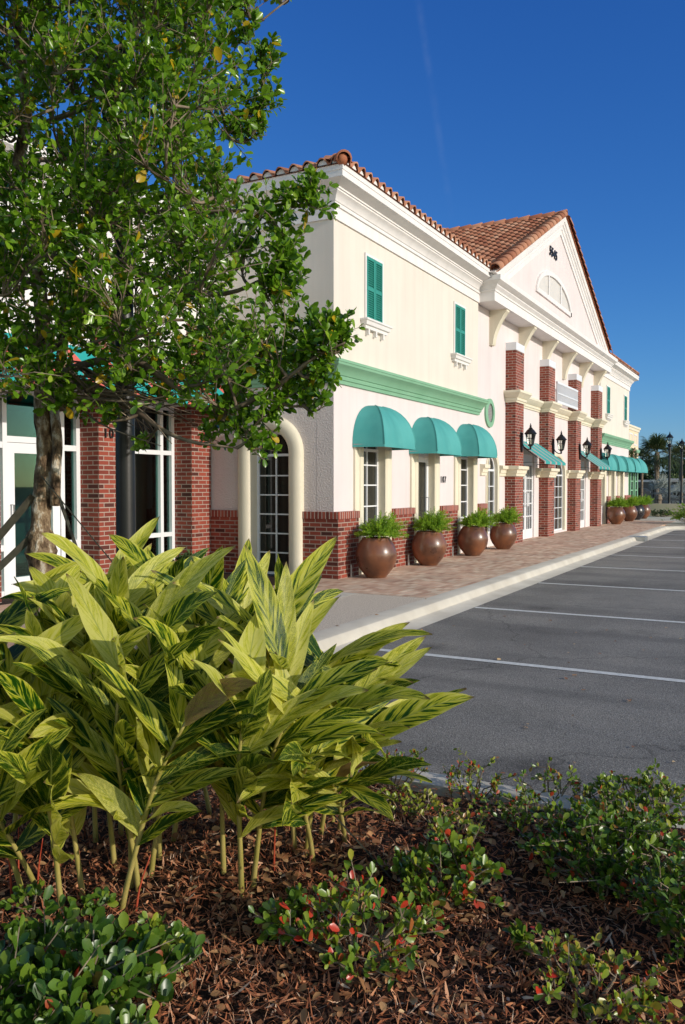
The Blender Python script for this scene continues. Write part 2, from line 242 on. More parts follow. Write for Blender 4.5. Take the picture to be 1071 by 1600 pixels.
# ------------------------------------------------------------------ mesh helpers
def link(o, parent=None):
    COL.objects.link(o)
    if parent: o.parent = parent
    return o
def tag(o, label=None, cat=None, group=None, kind=None):
    if label: o['label'] = label
    if cat: o['category'] = cat
    if group: o['group'] = group
    if kind: o['kind'] = kind
    return o
def thing(name, loc, label, cat, group=None):
    o = bpy.data.objects.new(name, None); o.location = loc; o.empty_display_size = .2; link(o); return tag(o, label, cat, group)
def copy_tree(o, parent=None):
    c = o.copy(); COL.objects.link(c)
    if parent: c.parent = parent
    for ch in list(o.children): copy_tree(ch, c)
    return c
def wloc(o):
    v = Vector((0, 0, 0))
    while o: v += o.location; o = o.parent
    return v
FAC = (Vector((0, 0, 0)), Vector((1, 0, 0)), Vector((0, 1, 0)))
class MB:
    def __init__(s, frame=None): s.v = []; s.f = []; s.fr = frame; s.a = []
    def add(s, pts, faces):
        n = len(s.v)
        for p in pts:
            p = Vector(p)
            if s.fr: O, A, Nn = s.fr; p = O+A*p.x+Nn*p.y+Vector((0, 0, p.z))
            s.v.append(p)
        s.f += [tuple(i+n for i in f) for f in faces]; return s
    def box(s, x0, x1, y0, y1, z0, z1):
        return s.add([(x0, y0, z0), (x1, y0, z0), (x1, y1, z0), (x0, y1, z0), (x0, y0, z1), (x1, y0, z1), (x1, y1, z1), (x0, y1, z1)],
                     [(0, 3, 2, 1), (4, 5, 6, 7), (0, 1, 5, 4), (1, 2, 6, 5), (2, 3, 7, 6), (3, 0, 4, 7)])
    def prism(s, poly, fn):               # poly: list of 2D points; fn(p, k) -> 3D for k = 0, 1
        n = len(poly); s.add([fn(p, 0) for p in poly]+[fn(p, 1) for p in poly], [tuple(range(n))[::-1], tuple(range(n, 2*n))]+[(i, (i+1) % n, n+(i+1) % n, n+i) for i in range(n)]); return s
    def tube(s, pts, rad, n=8, cap=True):
        pts = [Vector(p) for p in pts]; k = len(pts); rad = rad if hasattr(rad, '__len__') else [rad]*k; V = []; F = []
        side = None
        for i, p in enumerate(pts):
            d = (pts[min(i+1, k-1)]-pts[max(i-1, 0)]).normalized()
            if side is None: side = d.orthogonal().normalized()
            side = (side-d*side.dot(d)); side = side.normalized() if side.length > 1e-6 else d.orthogonal().normalized()
            up = d.cross(side)
            for j in range(n): a = 2*math.pi*j/n; V.append(p+(side*math.cos(a)+up*math.sin(a))*rad[i])
        for i in range(k-1):
            for j in range(n): F.append((i*n+j, i*n+(j+1) % n, (i+1)*n+(j+1) % n, (i+1)*n+j))
        if cap: F += [tuple(range(n))[::-1], tuple(range((k-1)*n, k*n))]
        return s.add(V, F)
    def lathe(s, prof, c=(0, 0), n=24, sq=False):
        V = []; F = []; k = len(prof)
        for r, z in prof:
            for j in range(n):
                a = 2*math.pi*(j+.5*sq)/n; V.append((c[0]+r*math.cos(a), c[1]+r*math.sin(a), z))
        for i in range(k-1):
            for j in range(n): F.append((i*n+j, i*n+(j+1) % n, (i+1)*n+(j+1) % n, (i+1)*n+j))
        if prof[0][0] > 1e-4: F.append(tuple(range(n))[::-1])
        if prof[-1][0] > 1e-4: F.append(tuple(range((k-1)*n, k*n)))
        return s.add(V, F)
    def sweep(s, path, prof, side=1):      # path: 2D points; prof: (out, z); outward is to the right of travel times side
        P = [Vector(p) for p in path]; k = len(P); n = len(prof); V = []; F = []
        for i in range(k):
            ds = []
            if i > 0: ds.append((P[i]-P[i-1]).normalized())
            if i < k-1: ds.append((P[i+1]-P[i]).normalized())
            ns = [Vector((d.y, -d.x))*side for d in ds]
            if len(ns) == 2: m = (ns[0]+ns[1]); m = m/max(m.dot(ns[0]), .2)
            else: m = ns[0]
            for o, z in prof: V.append((P[i].x+m.x*o, P[i].y+m.y*o, z))
        for i in range(k-1):
            for j in range(n): F.append((i*n+j, (i+1)*n+j, (i+1)*n+(j+1) % n, i*n+(j+1) % n))
        F += [tuple(range(n))[::-1], tuple(range((k-1)*n, k*n))]
        return s.add(V, F)
    def build(s, name, mat, parent=None, smooth=False, bevel=0, recalc=True, autosm=None):
        me = bpy.data.meshes.new(name); off = wloc(parent) if parent else Vector((0, 0, 0))
        me.from_pydata([v-off for v in s.v], [], s.f); 
        if recalc:
            bm = bmesh.new(); bm.from_mesh(me); bmesh.ops.recalc_face_normals(bm, faces=bm.faces); bm.to_mesh(me); bm.free()
        uv = me.uv_layers.new(name='UVMap'); ox, oy, oz = off
        nl = len(me.loops); vi = np.empty(nl, 'i'); me.loops.foreach_get('vertex_index', vi); co = np.empty(len(me.vertices)*3); me.vertices.foreach_get('co', co); co = co.reshape(-1, 3)+np.array(off)
        nf = len(me.polygons); nr = np.empty(nf*3); me.polygons.foreach_get('normal', nr); nr = np.abs(nr.reshape(-1, 3)); lt = np.empty(nf, 'i'); me.polygons.foreach_get('loop_total', lt)
        ax = np.repeat(nr.argmax(1), lt); c = co[vi]
        U = np.where(ax == 0, c[:, 1], c[:, 0]); Vv = np.where(ax == 2, c[:, 1], c[:, 2]); uv.data.foreach_set('uv', np.stack([U, Vv], 1).ravel())
        me.materials.append(mat)
        if smooth: me.polygons.foreach_set('use_smooth', [True]*nf)
        o = bpy.data.objects.new(name, me); link(o, parent)
        if bevel:
            b = o.modifiers.new('bevel', 'BEVEL'); b.width = bevel; b.segments = 2; b.limit_method = 'ANGLE'; b.angle_limit = R(40)
        if autosm:
            me.polygons.foreach_set('use_smooth', [True]*nf)
            try: me.set_sharp_from_angle(angle=R(autosm))
            except Exception: pass
        return o
def npmesh(name, V, F, mat, parent=None, rnd=None, uv=None, smooth=True):
    """V n x 3 (world), F m x 4 (or list of faces) -> object with a 'rnd' point attribute"""
    off = np.array(wloc(parent)) if parent else np.zeros(3)
    me = bpy.data.meshes.new(name); me.from_pydata((V-off).tolist(), [], F.tolist() if hasattr(F, 'tolist') else F)
    if rnd is not None: a = me.attributes.new('rnd', 'FLOAT', 'POINT'); a.data.foreach_set('value', np.asarray(rnd, 'f'))
    if uv is not None:
        l = me.uv_layers.new(name='UVMap'); vi = np.empty(len(me.loops), 'i'); me.loops.foreach_get('vertex_index', vi); l.data.foreach_set('uv', uv[vi].ravel())
    me.materials.append(mat)
    if smooth: me.polygons.foreach_set('use_smooth', [True]*len(me.polygons))
    return link(bpy.data.objects.new(name, me), parent)
def unit(a): return a/np.maximum(np.linalg.norm(a, axis=-1, keepdims=True), 1e-9)
# leaf template: x along, y across, z up (folded along the midrib, tip bent down)
OBOV = np.array([(0, 0, 0), (.34, .26, .05), (.34, 0, -.02), (.34, -.26, .05), (.72, .34, .06), (.72, 0, -.02), (.72, -.34, .06), (.93, .17, -.01), (.93, -.17, -.01), (1, 0, -.06)])
OBF = [(0, 2, 1), (0, 3, 2), (1, 2, 5, 4), (2, 3, 6, 5), (4, 5, 9, 7), (5, 6, 8, 9)]
LANC = np.array([(0, 0, 0), (.3, .13, .03), (.3, 0, -.01), (.3, -.13, .03), (.65, .12, .0), (.65, 0, -.05), (.65, -.12, .0), (.9, .04, -.1), (.9, -.04, -.1), (1, 0, -.14)])
def leaves(P, D, Nn, Ln, wid=1.0, T=OBOV):
    """arrays of leaf bases, directions, up vectors, lengths -> V, F(list), n per leaf"""
    n = len(P); D = unit(D); B = unit(np.cross(Nn, D)); U = np.cross(D, B); k = len(T)
    L = np.asarray(Ln)[:, None, None]; w = np.broadcast_to(np.asarray(wid), (n,))[:, None, None]
    V = P[:, None]+L*(T[None, :, :1]*D[:, None]+T[None, :, 1:2]*w*B[:, None]+T[None, :, 2:]*U[:, None])
    F = [tuple(i*k+j for j in f) for i in range(n) for f in OBF]
    return V.reshape(-1, 3), F, k
def rdir(n): return unit(rng.normal(size=(n, 3)))
def text_mesh(name, txt, size, origin, xdir, ydir, mat, parent, extrude=.012, shear=0, bold=0):
    if len(txt) > 1:
        for i, ch in enumerate(txt): text_mesh(name, ch, size, Vector(origin)+Vector(xdir)*size*.60*(i-(len(txt)-1)/2), xdir, ydir, mat, parent, extrude, shear, bold)
        return
    c = bpy.data.curves.new('t', 'FONT'); c.body = txt; c.size = size; c.extrude = extrude; c.shear = shear; c.offset = bold; c.align_x = 'CENTER'; c.align_y = 'CENTER'
    o = bpy.data.objects.new('t', c); COL.objects.link(o)
    dg = bpy.context.evaluated_depsgraph_get(); me = bpy.data.meshes.new_from_object(o.evaluated_get(dg)); bpy.data.objects.remove(o)
    x, y = Vector(xdir), Vector(ydir); z = x.cross(y); off = wloc(parent); O = Vector(origin)-off
    for v in me.vertices: v.co = O+x*v.co.x+y*v.co.y+z*v.co.z
    me.materials.clear(); me.materials.append(mat); me.name = name
    return link(bpy.data.objects.new(name, me), parent)
# ------------------------------------------------------------------ the setting
ZR = -0.13
def sheet(name, x0, x1, y0, y1, z, mat, nx=1, ny=1):
    o = MB().add([(x0, y0, z), (x1, y0, z), (x1, y1, z), (x0, y1, z)], [(0, 1, 2, 3)]).build(name, mat); return tag(o, kind='structure')
sheet('ground', -900, 900, -900, 900, -.30, M('dry grass ground', (.06, .075, .03), (.12, .11, .06), .8, .95))
MB().box(-40, 60, -60, 3.64, -.28, ZR).build('parking_lot', ASPH)['kind'] = 'structure'
def slab(name, x0, x1, y0, y1, z, mat): o = MB().box(x0, x1, y0, y1, -.27, z).build(name, mat); return tag(o, kind='structure')
slab('brick_paving', 9.95, 36.5, 4.12, 6.6, 0, PAVER)
slab('concrete_apron', 6.3, 9.95, 4.12, 5.12, -.002, AGG)
slab('concrete_band', 6.3, 9.95, 5.12, 5.48, -.001, CONC)
slab('side_paving', 4.9, 9.95, 5.48, 8.45, -.004, PAVER)
slab('end_sidewalk', 36.5, 60, -14, 6.6, -.004, CONC)
slab('far_sidewalk', 33.2, 36.5, -14, 4.12, -.006, CONC)
slab('planting_strip', 9.95, 11.3, 6.6, 9.2, -.01, SOIL); slab('wing_strip', 2, 9.95, 8.45, 9.2, -.012, SOIL)
CURB = [(-.02, -.27), (-.02, 0), (.17, 0), (.21, -.012), (.235, -.04), (.262, -.10), (.30, -.118), (.48, -.1275), (.50, -.1295), (.50, -.27)]
def arc(cx, cy, r, a0, a1, n): return [(cx+r*math.cos(R(a0+(a1-a0)*i/n)), cy+r*math.sin(R(a0+(a1-a0)*i/n))) for i in range(n+1)]
# kerb along the parking stalls, turning round the far island and round the planting bed in front
kp = arc(31.2, 2.7, 1.4, -5, 90, 12)[::-1]
kp = [(6.2, 4.1)]+[(6.2+.2+i*3.02, 4.1) for i in range(1, 9)]+kp+[(32.6, -14)]
MB().sweep(kp, CURB, 1).build('kerb', CONC, autosm=30)['kind'] = 'structure'
bp_ = [(3.93, -12), (3.93, .2), (3.90, 1.9)]+[(3.9+1.2-1.2*math.cos(R(a)), 1.9+1.2*math.sin(R(a))) for a in (15, 30, 45, 60, 75)]+[(5.0, 3.25), (5.6, 3.6), (6.2, 4.1)]
CURB2 = [(-.16, -.27), (-.16, -.01), (.0, -.01), (.03, -.02), (.05, -.06), (.055, -.27)]
MB().sweep(bp_, CURB2, 1).build('bed_kerb', CONC, autosm=30)['kind'] = 'structure'
jt = MB()
for x in (7.35, 10.4, 13.5, 16.6, 19.7, 22.8, 25.9): jt.box(x, x+.012, 3.62, 4.1, -.2, .0015)
for i, x in enumerate((7.18, 10.28, 13.38, 16.48, 19.58, 22.6, 25.6, 28.6)):
    st = MB().add([(x-.05, -1.2, ZR+.004), (x+.05, -1.2, ZR+.004), (x+.05, 3.58, ZR+.004), (x-.05, 3.58, ZR+.004)], [(0, 1, 2, 3)]); st.build('parking_line', PAINT)['kind'] = 'structure'
# steel drain set in the kerb
MB().box(24.7, 25.2, 3.60, 4.09, -.15, .004).build('kerb_drain', STEEL)['kind'] = 'structure'
# ------------------------------------------------------------------ the main shop building
YW, X0, XE, XG0, XG1 = 6.25, 11.32, 37.95, 18.05, 31.75
Zv = Vector((0, 0, 1))
def face_frames(O, A, Nn): O, A, Nn = Vector(O), Vector(A), Vector(Nn); return (O, A, Nn, Zv), (O, A, Zv, Nn)
class FMB(MB):
    def add(s, pts, faces):
        n = len(s.v); O, A, B, C = s.fr
        for p in pts: s.v.append(O+A*p[0]+B*p[1]+C*p[2])
        s.f += [tuple(i+n for i in f) for f in faces]; return s
FA, FAv = face_frames((0, YW, 0), (1, 0, 0), (0, -1, 0))          # x along the facade, y outwards, z up / x, up, outwards
EN, ENv = face_frames((X0, 0, 0), (0, -1, 0), (-1, 0, 0))
EG, EGv = face_frames((0, 6.32, 0), (1, 0, 0), (0, -1, 0))         # entrance wall
shop = thing('shop_building', (X0, YW, 0), 'long cream and pink two storey shop building with red tiled roof and gabled brick entrance', 'building')
def wall(fr, x0, x1, z0, z1, o0, o1, ops=()):
    m = FMB(fr); xs = sorted({x0, x1, *[a for o in ops for a in o[:2]]})
    for a, b in zip(xs, xs[1:]):
        cur = z0
        for oa, ob, za, zb in sorted([o for o in ops if o[0] <= a and o[1] >= b], key=lambda o: o[2]):
            if za > cur: m.box(a, b, o0, o1, cur, za)
            cur = zb
        if cur < z1: m.box(a, b, o0, o1, cur, z1)
    return m
AWC = (12.67, 14.95, 17.24)
ops = [(c-.43, c+.43, (.72, 0, .72)[i], 2.45) for i, c in enumerate(AWC)]
_lw = wall(FA, X0, XG0, 0, 3.2, -.3, 0, ops)
wall(FA, X0, XG0, 3.2, 6.0, -.3, 0).build('upper_wall', CREAM, shop)
def arch_fill(m, c, hw, zs, rise, ztop, o0, o1, n=16):     # wall between a rectangular opening's top and the arch in it
    pts = [(c+hw*math.cos(math.pi*i/n), zs+rise*math.sin(math.pi*i/n)) for i in range(n+1)]
    for (xa, za), (xb, zb) in zip(pts, pts[1:]):
        m.add([(xa, o1, za), (xb, o1, zb), (xb, o1, ztop), (xa, o1, ztop), (xa, o0, za), (xb, o0, zb), (xb, o0, ztop), (xa, o0, ztop)], [(0, 1, 2, 3), (0, 4, 5, 1), (4, 7, 6, 5)])
for c in AWC: arch_fill(_lw, c, .43, 2.08, .34, 2.45, -.3, 0)
_lw.build('lower_wall', PINK, shop)
# end wall with its arched door
w = wall(EN, -14, -YW-.3, 0, 3.2, -.3, 0, [(-7.78, -7.02, 0, 2.40)]); w.box(-YW-.3, -YW, -.3, 0, 0, 3.2) if False else None
arch_fill(w, -7.40, .38, 1.97, .37, 2.40, -.3, 0); w.build('end_wall', ROUGHST, shop)
FMB(EN).box(-YW-.3, -YW-.001, -.001, .0015, 0, 3.2).build('end_wall_edge', ROUGHST, shop)
wall(EN, -14, -YW-.3, 3.2, 6.0, -.3, 0).build('end_upper_wall', CREAM, shop)
BW = lambda m: m.build('brick_wainscot', BRICK, shop)
segs = [(11.28, 11.98), (13.36, 14.25), (15.65, 16.53), (17.95, 18.45)]
for a, b in segs: FMB(FA).box(a, b, 0, .10, 0, .93).build('brick_wainscot', BRICK, shop); FMB(FA).box(a-.012, b+.012, 0, .115, .93, 1.045).build('brick_cap', SOLDIER, shop, bevel=.006)
for a, b in ((-6.80, -YW), (-8.95, -8.03)): FMB(EN).box(a, b, 0, .04, 0, .93).build('brick_wainscot', BRICK, shop); FMB(EN).box(a, b, 0, .052, .93, 1.044).build('brick_cap', SOLDIER, shop, bevel=.006)
# casings round openings
def casing(fr, c, hw, zb, zs, rise, wd, pr, mat, n=14, name='window_casing', off=0):
    path = [(c-hw, zb), (c-hw, zs)]+([(c-hw*math.cos(math.pi*i/n), zs+rise*math.sin(math.pi*i/n)) for i in range(1, n)] if rise else [])+[(c+hw, zs), (c+hw, zb)]
    prof = [(-.0, -.14), (.0, pr*.55), (.03, pr*.9), (.07, pr), (wd*.55, pr), (wd*.62, pr*.72), (wd*.92, pr*.66), (wd, pr*.45), (wd, -.005)]
    return FMB(fr).sweep(path, [(o, z+off) for o, z in prof], -1).build(name, mat, shop, autosm=40)
for c in AWC: casing(FAv, c, .426, 0, 2.08, .336, .27, .08, CREAMTRIM)
def rcasing():      # fat rounded casing of the arched end door
    c, hw, zs, n = -7.40, .37, 1.97, 18; path = [(c-hw, 0), (c-hw, zs)]+[(c-hw*math.cos(math.pi*i/n), zs+hw*math.sin(math.pi*i/n)) for i in range(1, n)]+[(c+hw, zs), (c+hw, 0)]
    prof = [(0, -.14), (0, .06)]+[(.12-.12*math.cos(R(a)), .06+.07*math.sin(R(a))) for a in range(20, 180, 20)]+[(.24, .06), (.24, -.005)]
    FMB(ENv).sweep(path, prof, -1).build('door_casing', CREAMTRIM, shop, autosm=50)
rcasing()
def window(fr, a0, a1, z0, z1, o, cols, rows, fw=.05, mw=.022, rise=0, name='window', parent=None, glass=GLASSD, fmat=PWHITE, sill=0, split=None, solid=0):
    m = FMB(fr); d = .05
    m.box(a0, a0+fw, o-d, o, z0, z1).box(a1-fw, a1, o-d, o, z0, z1).box(a0+fw, a1-fw, o-d, o, z0, z0+max(fw, solid)).box(a0+fw, a1-fw, o-d, o, z1-fw, z1)
    zb = z0+max(fw, solid); zt = z1-fw
    for i in range(1, cols): x = a0+fw+(a1-a0-2*fw)*i/cols; m.box(x-mw/2, x+mw/2, o-d+.006, o-.006, zb, zt)
    zz = split or [zb+(zt-zb)*j/rows for j in range(1, rows)]
    for z in zz: m.box(a0+fw, a1-fw, o-d+.009, o-.009, z-mw/2, z+mw/2)
    c, hw = (a0+a1)/2, (a1-a0)/2
    if rise:
        n = 14; P = [(c-hw*math.cos(math.pi*i/n), z1+rise*math.sin(math.pi*i/n)) for i in range(n+1)]; Q = [(c-(hw-fw)*math.cos(math.pi*i/n), z1+(rise-fw)*math.sin(math.pi*i/n)) for i in range(n+1)]
        for i in range(n):
            a, b, e, f = P[i], P[i+1], Q[i+1], Q[i]
            m.add([(p[0], o-.003, p[1]) for p in (a, b, e, f)]+[(p[0], o-d, p[1]) for p in (a, b, e, f)], [(0, 1, 2, 3), (3, 2, 6, 7)])
        if cols > 1: m.box(c-mw/2, c+mw/2, o-d+.006, o-.006, z1, z1+rise-fw)
    w = m.build(name, fmat, parent or shop)
    g = FMB(fr); g.add([(a0+fw*.5, o-d*.6, z0+.02), (a1-fw*.5, o-d*.6, z0+.02), (a1-fw*.5, o-d*.6, z1), (a0+fw*.5, o-d*.6, z1)], [(0, 1, 2, 3)])
    if rise:
        P = [(c-(hw-fw*.5)*math.cos(math.pi*i/14), o-d*.6, z1+(rise-fw*.5)*math.sin(math.pi*i/14)) for i in range(15)]; g.add(P, [tuple(range(15))])
    g.build('pane', glass, w); return w
window(FA, AWC[0]-.43, AWC[0]+.43, .72, 2.08, -.09, 2, 4, split=[.72+.38, 1.46, 1.80], rise=.33); window(FA, AWC[2]-.43, AWC[2]+.43, .72, 2.08, -.09, 2, 4, split=[1.1, 1.46, 1.80], rise=.33)
FMB(FA).box(AWC[0]-.428, AWC[0]+.428, -.2, -.02, 0, .70).build('window_apron', CREAMTRIM, shop)
FMB(FA).box(AWC[2]-.428, AWC[2]+.428, -.2, -.02, 0, .70).build('window_apron', CREAMTRIM, shop)
dr = window(FA, AWC[1]-.43, AWC[1]+.43, 0, 2.08, -.09, 1, 1, fw=.10, name='door', split=[1.96], mw=.10, solid=.22, rise=.33)
FMB(FA).tube([(AWC[1]+.30, -.088, .95), (AWC[1]+.30, -.03, .95), (AWC[1]+.30, -.03, 1.22), (AWC[1]+.30, -.088, 1.22)], .012, 6).build('handle', STEEL, dr)
ed = window(EN, -7.77, -7.03, 0, 1.97, -.13, 2, 6, fw=.04, mw=.022, rise=.36, name='door')
# projecting mouldings: profile (outwards, height)
EAVE = [(-.02, 5.56), (.03, 5.56), (.03, 5.745), (.055, 5.75), (.06, 5.775), (.055, 5.80), (.07, 5.81), (.085, 5.86), (.125, 5.91), (.15, 5.93), (.15, 5.955), (.17, 5.96), (.17, 5.985), (.335, 6.05), (.335, 6.14), (.345, 6.145), (.345, 6.225), (-.02, 6.26)]
MB().sweep([(X0, 14), (X0, YW), (XG0+.02, YW)], EAVE, 1).build('eave_cornice', WHITE, shop, autosm=25)
BAND = [(-.01, 3.04), (.035, 3.045), (.04, 3.10), (.06, 3.105), (.07, 3.15), (.065, 3.16), (.085, 3.17), (.10, 3.21), (.14, 3.27), (.19, 3.31), (.195, 3.345), (.205, 3.35), (.205, 3.39), (-.01, 3.41)]
MB().sweep([(X0, 14), (X0, YW), (XG0, YW), (XG0, YW+.05)], BAND, 1).build('green_band', GREENTRIM, shop, autosm=25)
# shuttered upper windows
def shutter_window(x0, x1, z0, z1, fr=FA):
    m = FMB(fr); f = .045
    m.box(x0-f, x0, 0, .03, z0, z1+f).box(x1, x1+f, 0, .03, z0, z1+f).box(x0, x1, 0, .028, z1, z1+f)
    w = m.build('shuttered_window', WHITE, shop)
    c = (x0+x1)/2
    for a, b in ((x0+.004, c-.004), (c+.004, x1-.004)):
        s = FMB(fr); t = .04; zm = (z0+z1)/2
        s.box(a, a+t, .0, .036, z0, z1).box(b-t, b, .0, .036, z0, z1)
        for za, zb in ((z0, z0+.05), (zm-.03, zm+.03), (z1-.05, z1)): s.box(a+t, b-t, 0, .034, za, zb)
        for za, zb in ((z0+.05, zm-.03), (zm+.03, z1-.05)):
            k = int((zb-za)/.036)
            for i in range(k):
                z = za+(i+.5)*(zb-za)/k; s.add([(a+t, .010, z+.014), (b-t, .010, z+.014), (b-t, .031, z-.016), (a+t, .031, z-.016), (a+t, .004, z+.010), (b-t, .004, z+.010), (b-t, .025, z-.020), (a+t, .025, z-.020)], [(0, 1, 2, 3), (4, 7, 6, 5), (0, 4, 5, 1), (3, 2, 6, 7)])
        s.box(a+t, b-t, -.01, .002, z0+.05, z1-.05); s.build('shutter', SHUTG, w)
    pl = [(x0-.07, YW), (x0-.07, YW-.02), (x1+.07, YW-.02), (x1+.07, YW)]
    sm = MB(); sm.sweep(pl, [(-.03, z0-.16), (.05, z0-.16), (.055, z0-.11), (.085, z0-.10), (.10, z0-.04), (.12, z0-.03), (.12, z0), (-.03, z0)], 1)
    for x in (x0+.02, c, x1-.02): sm.box(x-.022, x+.022, YW-.07, YW, z0-.25, z0-.158)
    sm.build('window_sill', WHITE, w, bevel=.004)
for x in (12.40, 16.52, 32.85, 36.62): shutter_window(x, x+.60, 4.20, 5.25)
# awnings: dome of three panels over a shallow plan
def dome_awning(c, wd, label, zb=2.1, hh=.68, group='teal dome awnings', pr=.52, fr=FA, y=YW):
    t = thing('dome_awning', (c, y, zb), label, 'awning', group)
    plan = [(-wd/2, 0), (-wd/2+.11, pr), (wd/2-.11, pr), (wd/2, 0)]
    def pt(i, k, n=10):
        a = k/n*math.pi/2; x, o = plan[i]; cs = math.cos(a)**.8; return (c+x*cs, y-.005-o*cs, zb+hh*math.sin(a))
    m = MB()
    for i in range(3):
        V = []; F = []; w = 6; n = 10
        for k in range(n+1):
            A, B = Vector(pt(i, k)), Vector(pt(i+1, k))
            for j in range(w+1):
                p = A.lerp(B, j/w); sag = math.sin(math.pi*j/w)*math.sin(math.pi*min(k/n*1.1, 1))*.018; p.y += sag*(i == 1); p.x += sag*((i == 0)-(i == 2)); V.append(p)
        for k in range(n):
            for j in range(w): q = k*(w+1)+j; F.append((q, q+1, q+w+2, q+w+1))
        m.add(V, F)
    o = m.build('canopy', TEAL, t, smooth=True, recalc=False)
    for i in (1, 2): MB().tube([Vector(pt(i, k)) for k in range(10)], .009, 6).build('seam', TEAL, t, smooth=True)
    val = MB()
    for i in range(3):
        A, B = Vector((c+plan[i][0], y-.005-plan[i][1], zb)), Vector((c+plan[i+1][0], y-.005-plan[i+1][1], zb)); val.add([A, B, B-Vector((0, 0, .045)), A-Vector((0, 0, .045))], [(0, 1, 2, 3)])
    val.build('valance', TEAL, t)
    fr_ = MB()
    for i in (1, 2): fr_.tube([Vector(pt(i, k)).lerp(Vector((c, y, zb)), .035)+Vector((0, .012, -.012)) for k in range(10)], .011, 6)
    fr_.tube([(c+plan[0][0]+.01, y-.02, zb), (c+plan[1][0]+.01, y-pr+.01, zb), (c+plan[2][0]-.01, y-pr+.01, zb), (c+plan[3][0]-.01, y-.02, zb)], .011, 6)
    fr_.build('frame', STEEL, t); return t
dome_awning(AWC[0], 1.46, 'teal dome awning over the small paned window nearest the building corner', 2.12)
dome_awning(AWC[1], 1.50, 'teal dome awning over the glass door, between two windows', 2.09)
dome_awning(AWC[2], 1.42, 'teal dome awning over the window nearest the brick entrance pillars', 2.11)
# numerals by the door
text_mesh('house_number', '107', .19, (15.92, YW-.013, 1.57), (1, 0, 0), (0, 0, 1), BLACK, shop, .004)
# oval louvre
ov = MB(FA); n = 32
def ring(m, a, b, a2, b2, c, zc, o0, o1):
    V = []; F = []
    for i in range(n):
        t = 2*math.pi*i/n
        for (ra, rb, o) in ((a, b, o0), (a, b, o1), (a2, b2, o1+.008), (a2, b2, o0)): V.append((c+ra*math.cos(t), o, zc+rb*math.sin(t)))
    for i in range(n):
        for j in range(4): F.append((i*4+j, i*4+(j+1) % 4, ((i+1) % n)*4+(j+1) % 4, ((i+1) % n)*4+j))
    m.add(V, F)
ov = FMB(FA); ring(ov, .34, .34, .20, .225, 19.05, 3.17, -.07, -.03); vent = ov.build('round_vent', GREENTRIM, shop, autosm=40)
lv = FMB(FA)
for i in range(12):
    z = 3.17-.2+i*.0364; hw = .19*math.sqrt(max(0, 1-((z-3.17)/.215)**2)); lv.box(19.05-hw, 19.05+hw, -.07, -.05, z-.012, z+.012)
lv.box(18.88, 19.22, -.075, -.066, 2.99, 3.35); lv.build('vent_louvre', M('grey louvre', (.30, .28, .28), (.36, .34, .33), 5, .6), vent)
# ------------------------------------------------------------------ gabled entrance bay
PX = [(20.34, 21.06), (23.54, 24.26), (26.98, 27.70), (30.42, 31.12)]; PF = 6.06; YE = 6.32
eops = [(18.93, 19.67, .30, 2.20), (21.6, 23.05, 0, 2.3), (24.72, 26.55, .06, 2.36), (28.2, 29.7, 0, 2.3)]
w = wall(EG, XG0, XG1, 0, 6.1, -.3, 0, eops); arch_fill(w, 19.30, .37, 1.85, .34, 2.20, -.3, 0); arch_fill(w, 25.635, .915, 1.8, .55, 2.36, -.3, 0); w.build('entrance_wall', PINK, shop)
window(EG, 18.94, 19.66, .30, 1.85, -.05, 2, 4, rise=.33, fw=.05); window(EG, 24.73, 26.54, .06, 1.8, -.05, 4, 5, rise=.54, fw=.05)
casing(EGv, 19.30, .366, .30, 1.85, .336, .10, .05, CREAMTRIM); casing(EGv, 25.635, .911, .06, 1.8, .546, .12, .05, CREAMTRIM)
for a, b in ((21.6, 23.05), (28.2, 29.7)):
    d = window(EG, a, (a+b)/2-.006, 0, 2.1, -.04, 3, 5, fw=.09, mw=.03, name='door', solid=.26); d2 = window(EG, (a+b)/2+.006, b, 0, 2.1, -.04, 3, 5, fw=.09, mw=.03, name='door', solid=.26)
    for dd, x in ((d, (a+b)/2-.06), (d2, (a+b)/2+.06)): FMB(EG).tube([(x, -.038, .9), (x, .03, .9), (x, .03, 1.25), (x, -.038, 1.25)], .014, 6).build('handle', PWHITE, dd)
    FMB(EG).box(a, b, -.1, -.05, 2.1, 2.3).build('door_header', PWHITE, shop)
MIDC = [(-.03, 3.53), (.03, 3.53), (.035, 3.575), (.06, 3.58), (.065, 3.63), (.055, 3.64), (.10, 3.67), (.15, 3.75), (.17, 3.765), (.17, 3.82), (-.03, 3.835)]
LOWC = [(-.02, 1.69), (.04, 1.69), (.045, 1.755), (.065, 1.76), (.075, 1.83), (.10, 1.86), (.125, 1.865), (.125, 1.945), (-.02, 1.955)]
path = [(PX[0][0], YE)]
for i, (a, b) in enumerate(PX): path += [(a, YE), (a, PF), (b, PF), (b, YE)][(1 if i == 0 else 0):]
MB().sweep(path, MIDC, 1).build('mid_cornice', CREAMTRIM, shop, autosm=25)
for (a, b), (l, r) in zip(PX, ((19.78, 21.42), (23.2, 24.6), (26.66, 28.05), (30.1, 31.4))):
    bm_ = MB().box(a, b, PF, YE, 0, 4.83); p = bm_.build('brick_pilaster', BRICK, shop)
    MB().box(a-.012, b+.012, PF-.012, YE, 4.83, 5.02).build('pilaster_cap', PWHITE, p, bevel=.004)
    MB().sweep([(l, YE), (a, YE), (a, PF), (b, PF), (b, YE), (r, YE)], LOWC, 1).build('pilaster_moulding', CREAMTRIM, p, autosm=25)
MB().sweep([(18.42, YE), (18.80, YE)], LOWC, 1).build('impost_block', CREAMTRIM, shop, autosm=25)
text_mesh('house_number', '11', .2, (23.9, PF-.013, 1.5), (1, 0, 0), (0, 0, 1), BLACK, shop, .004)
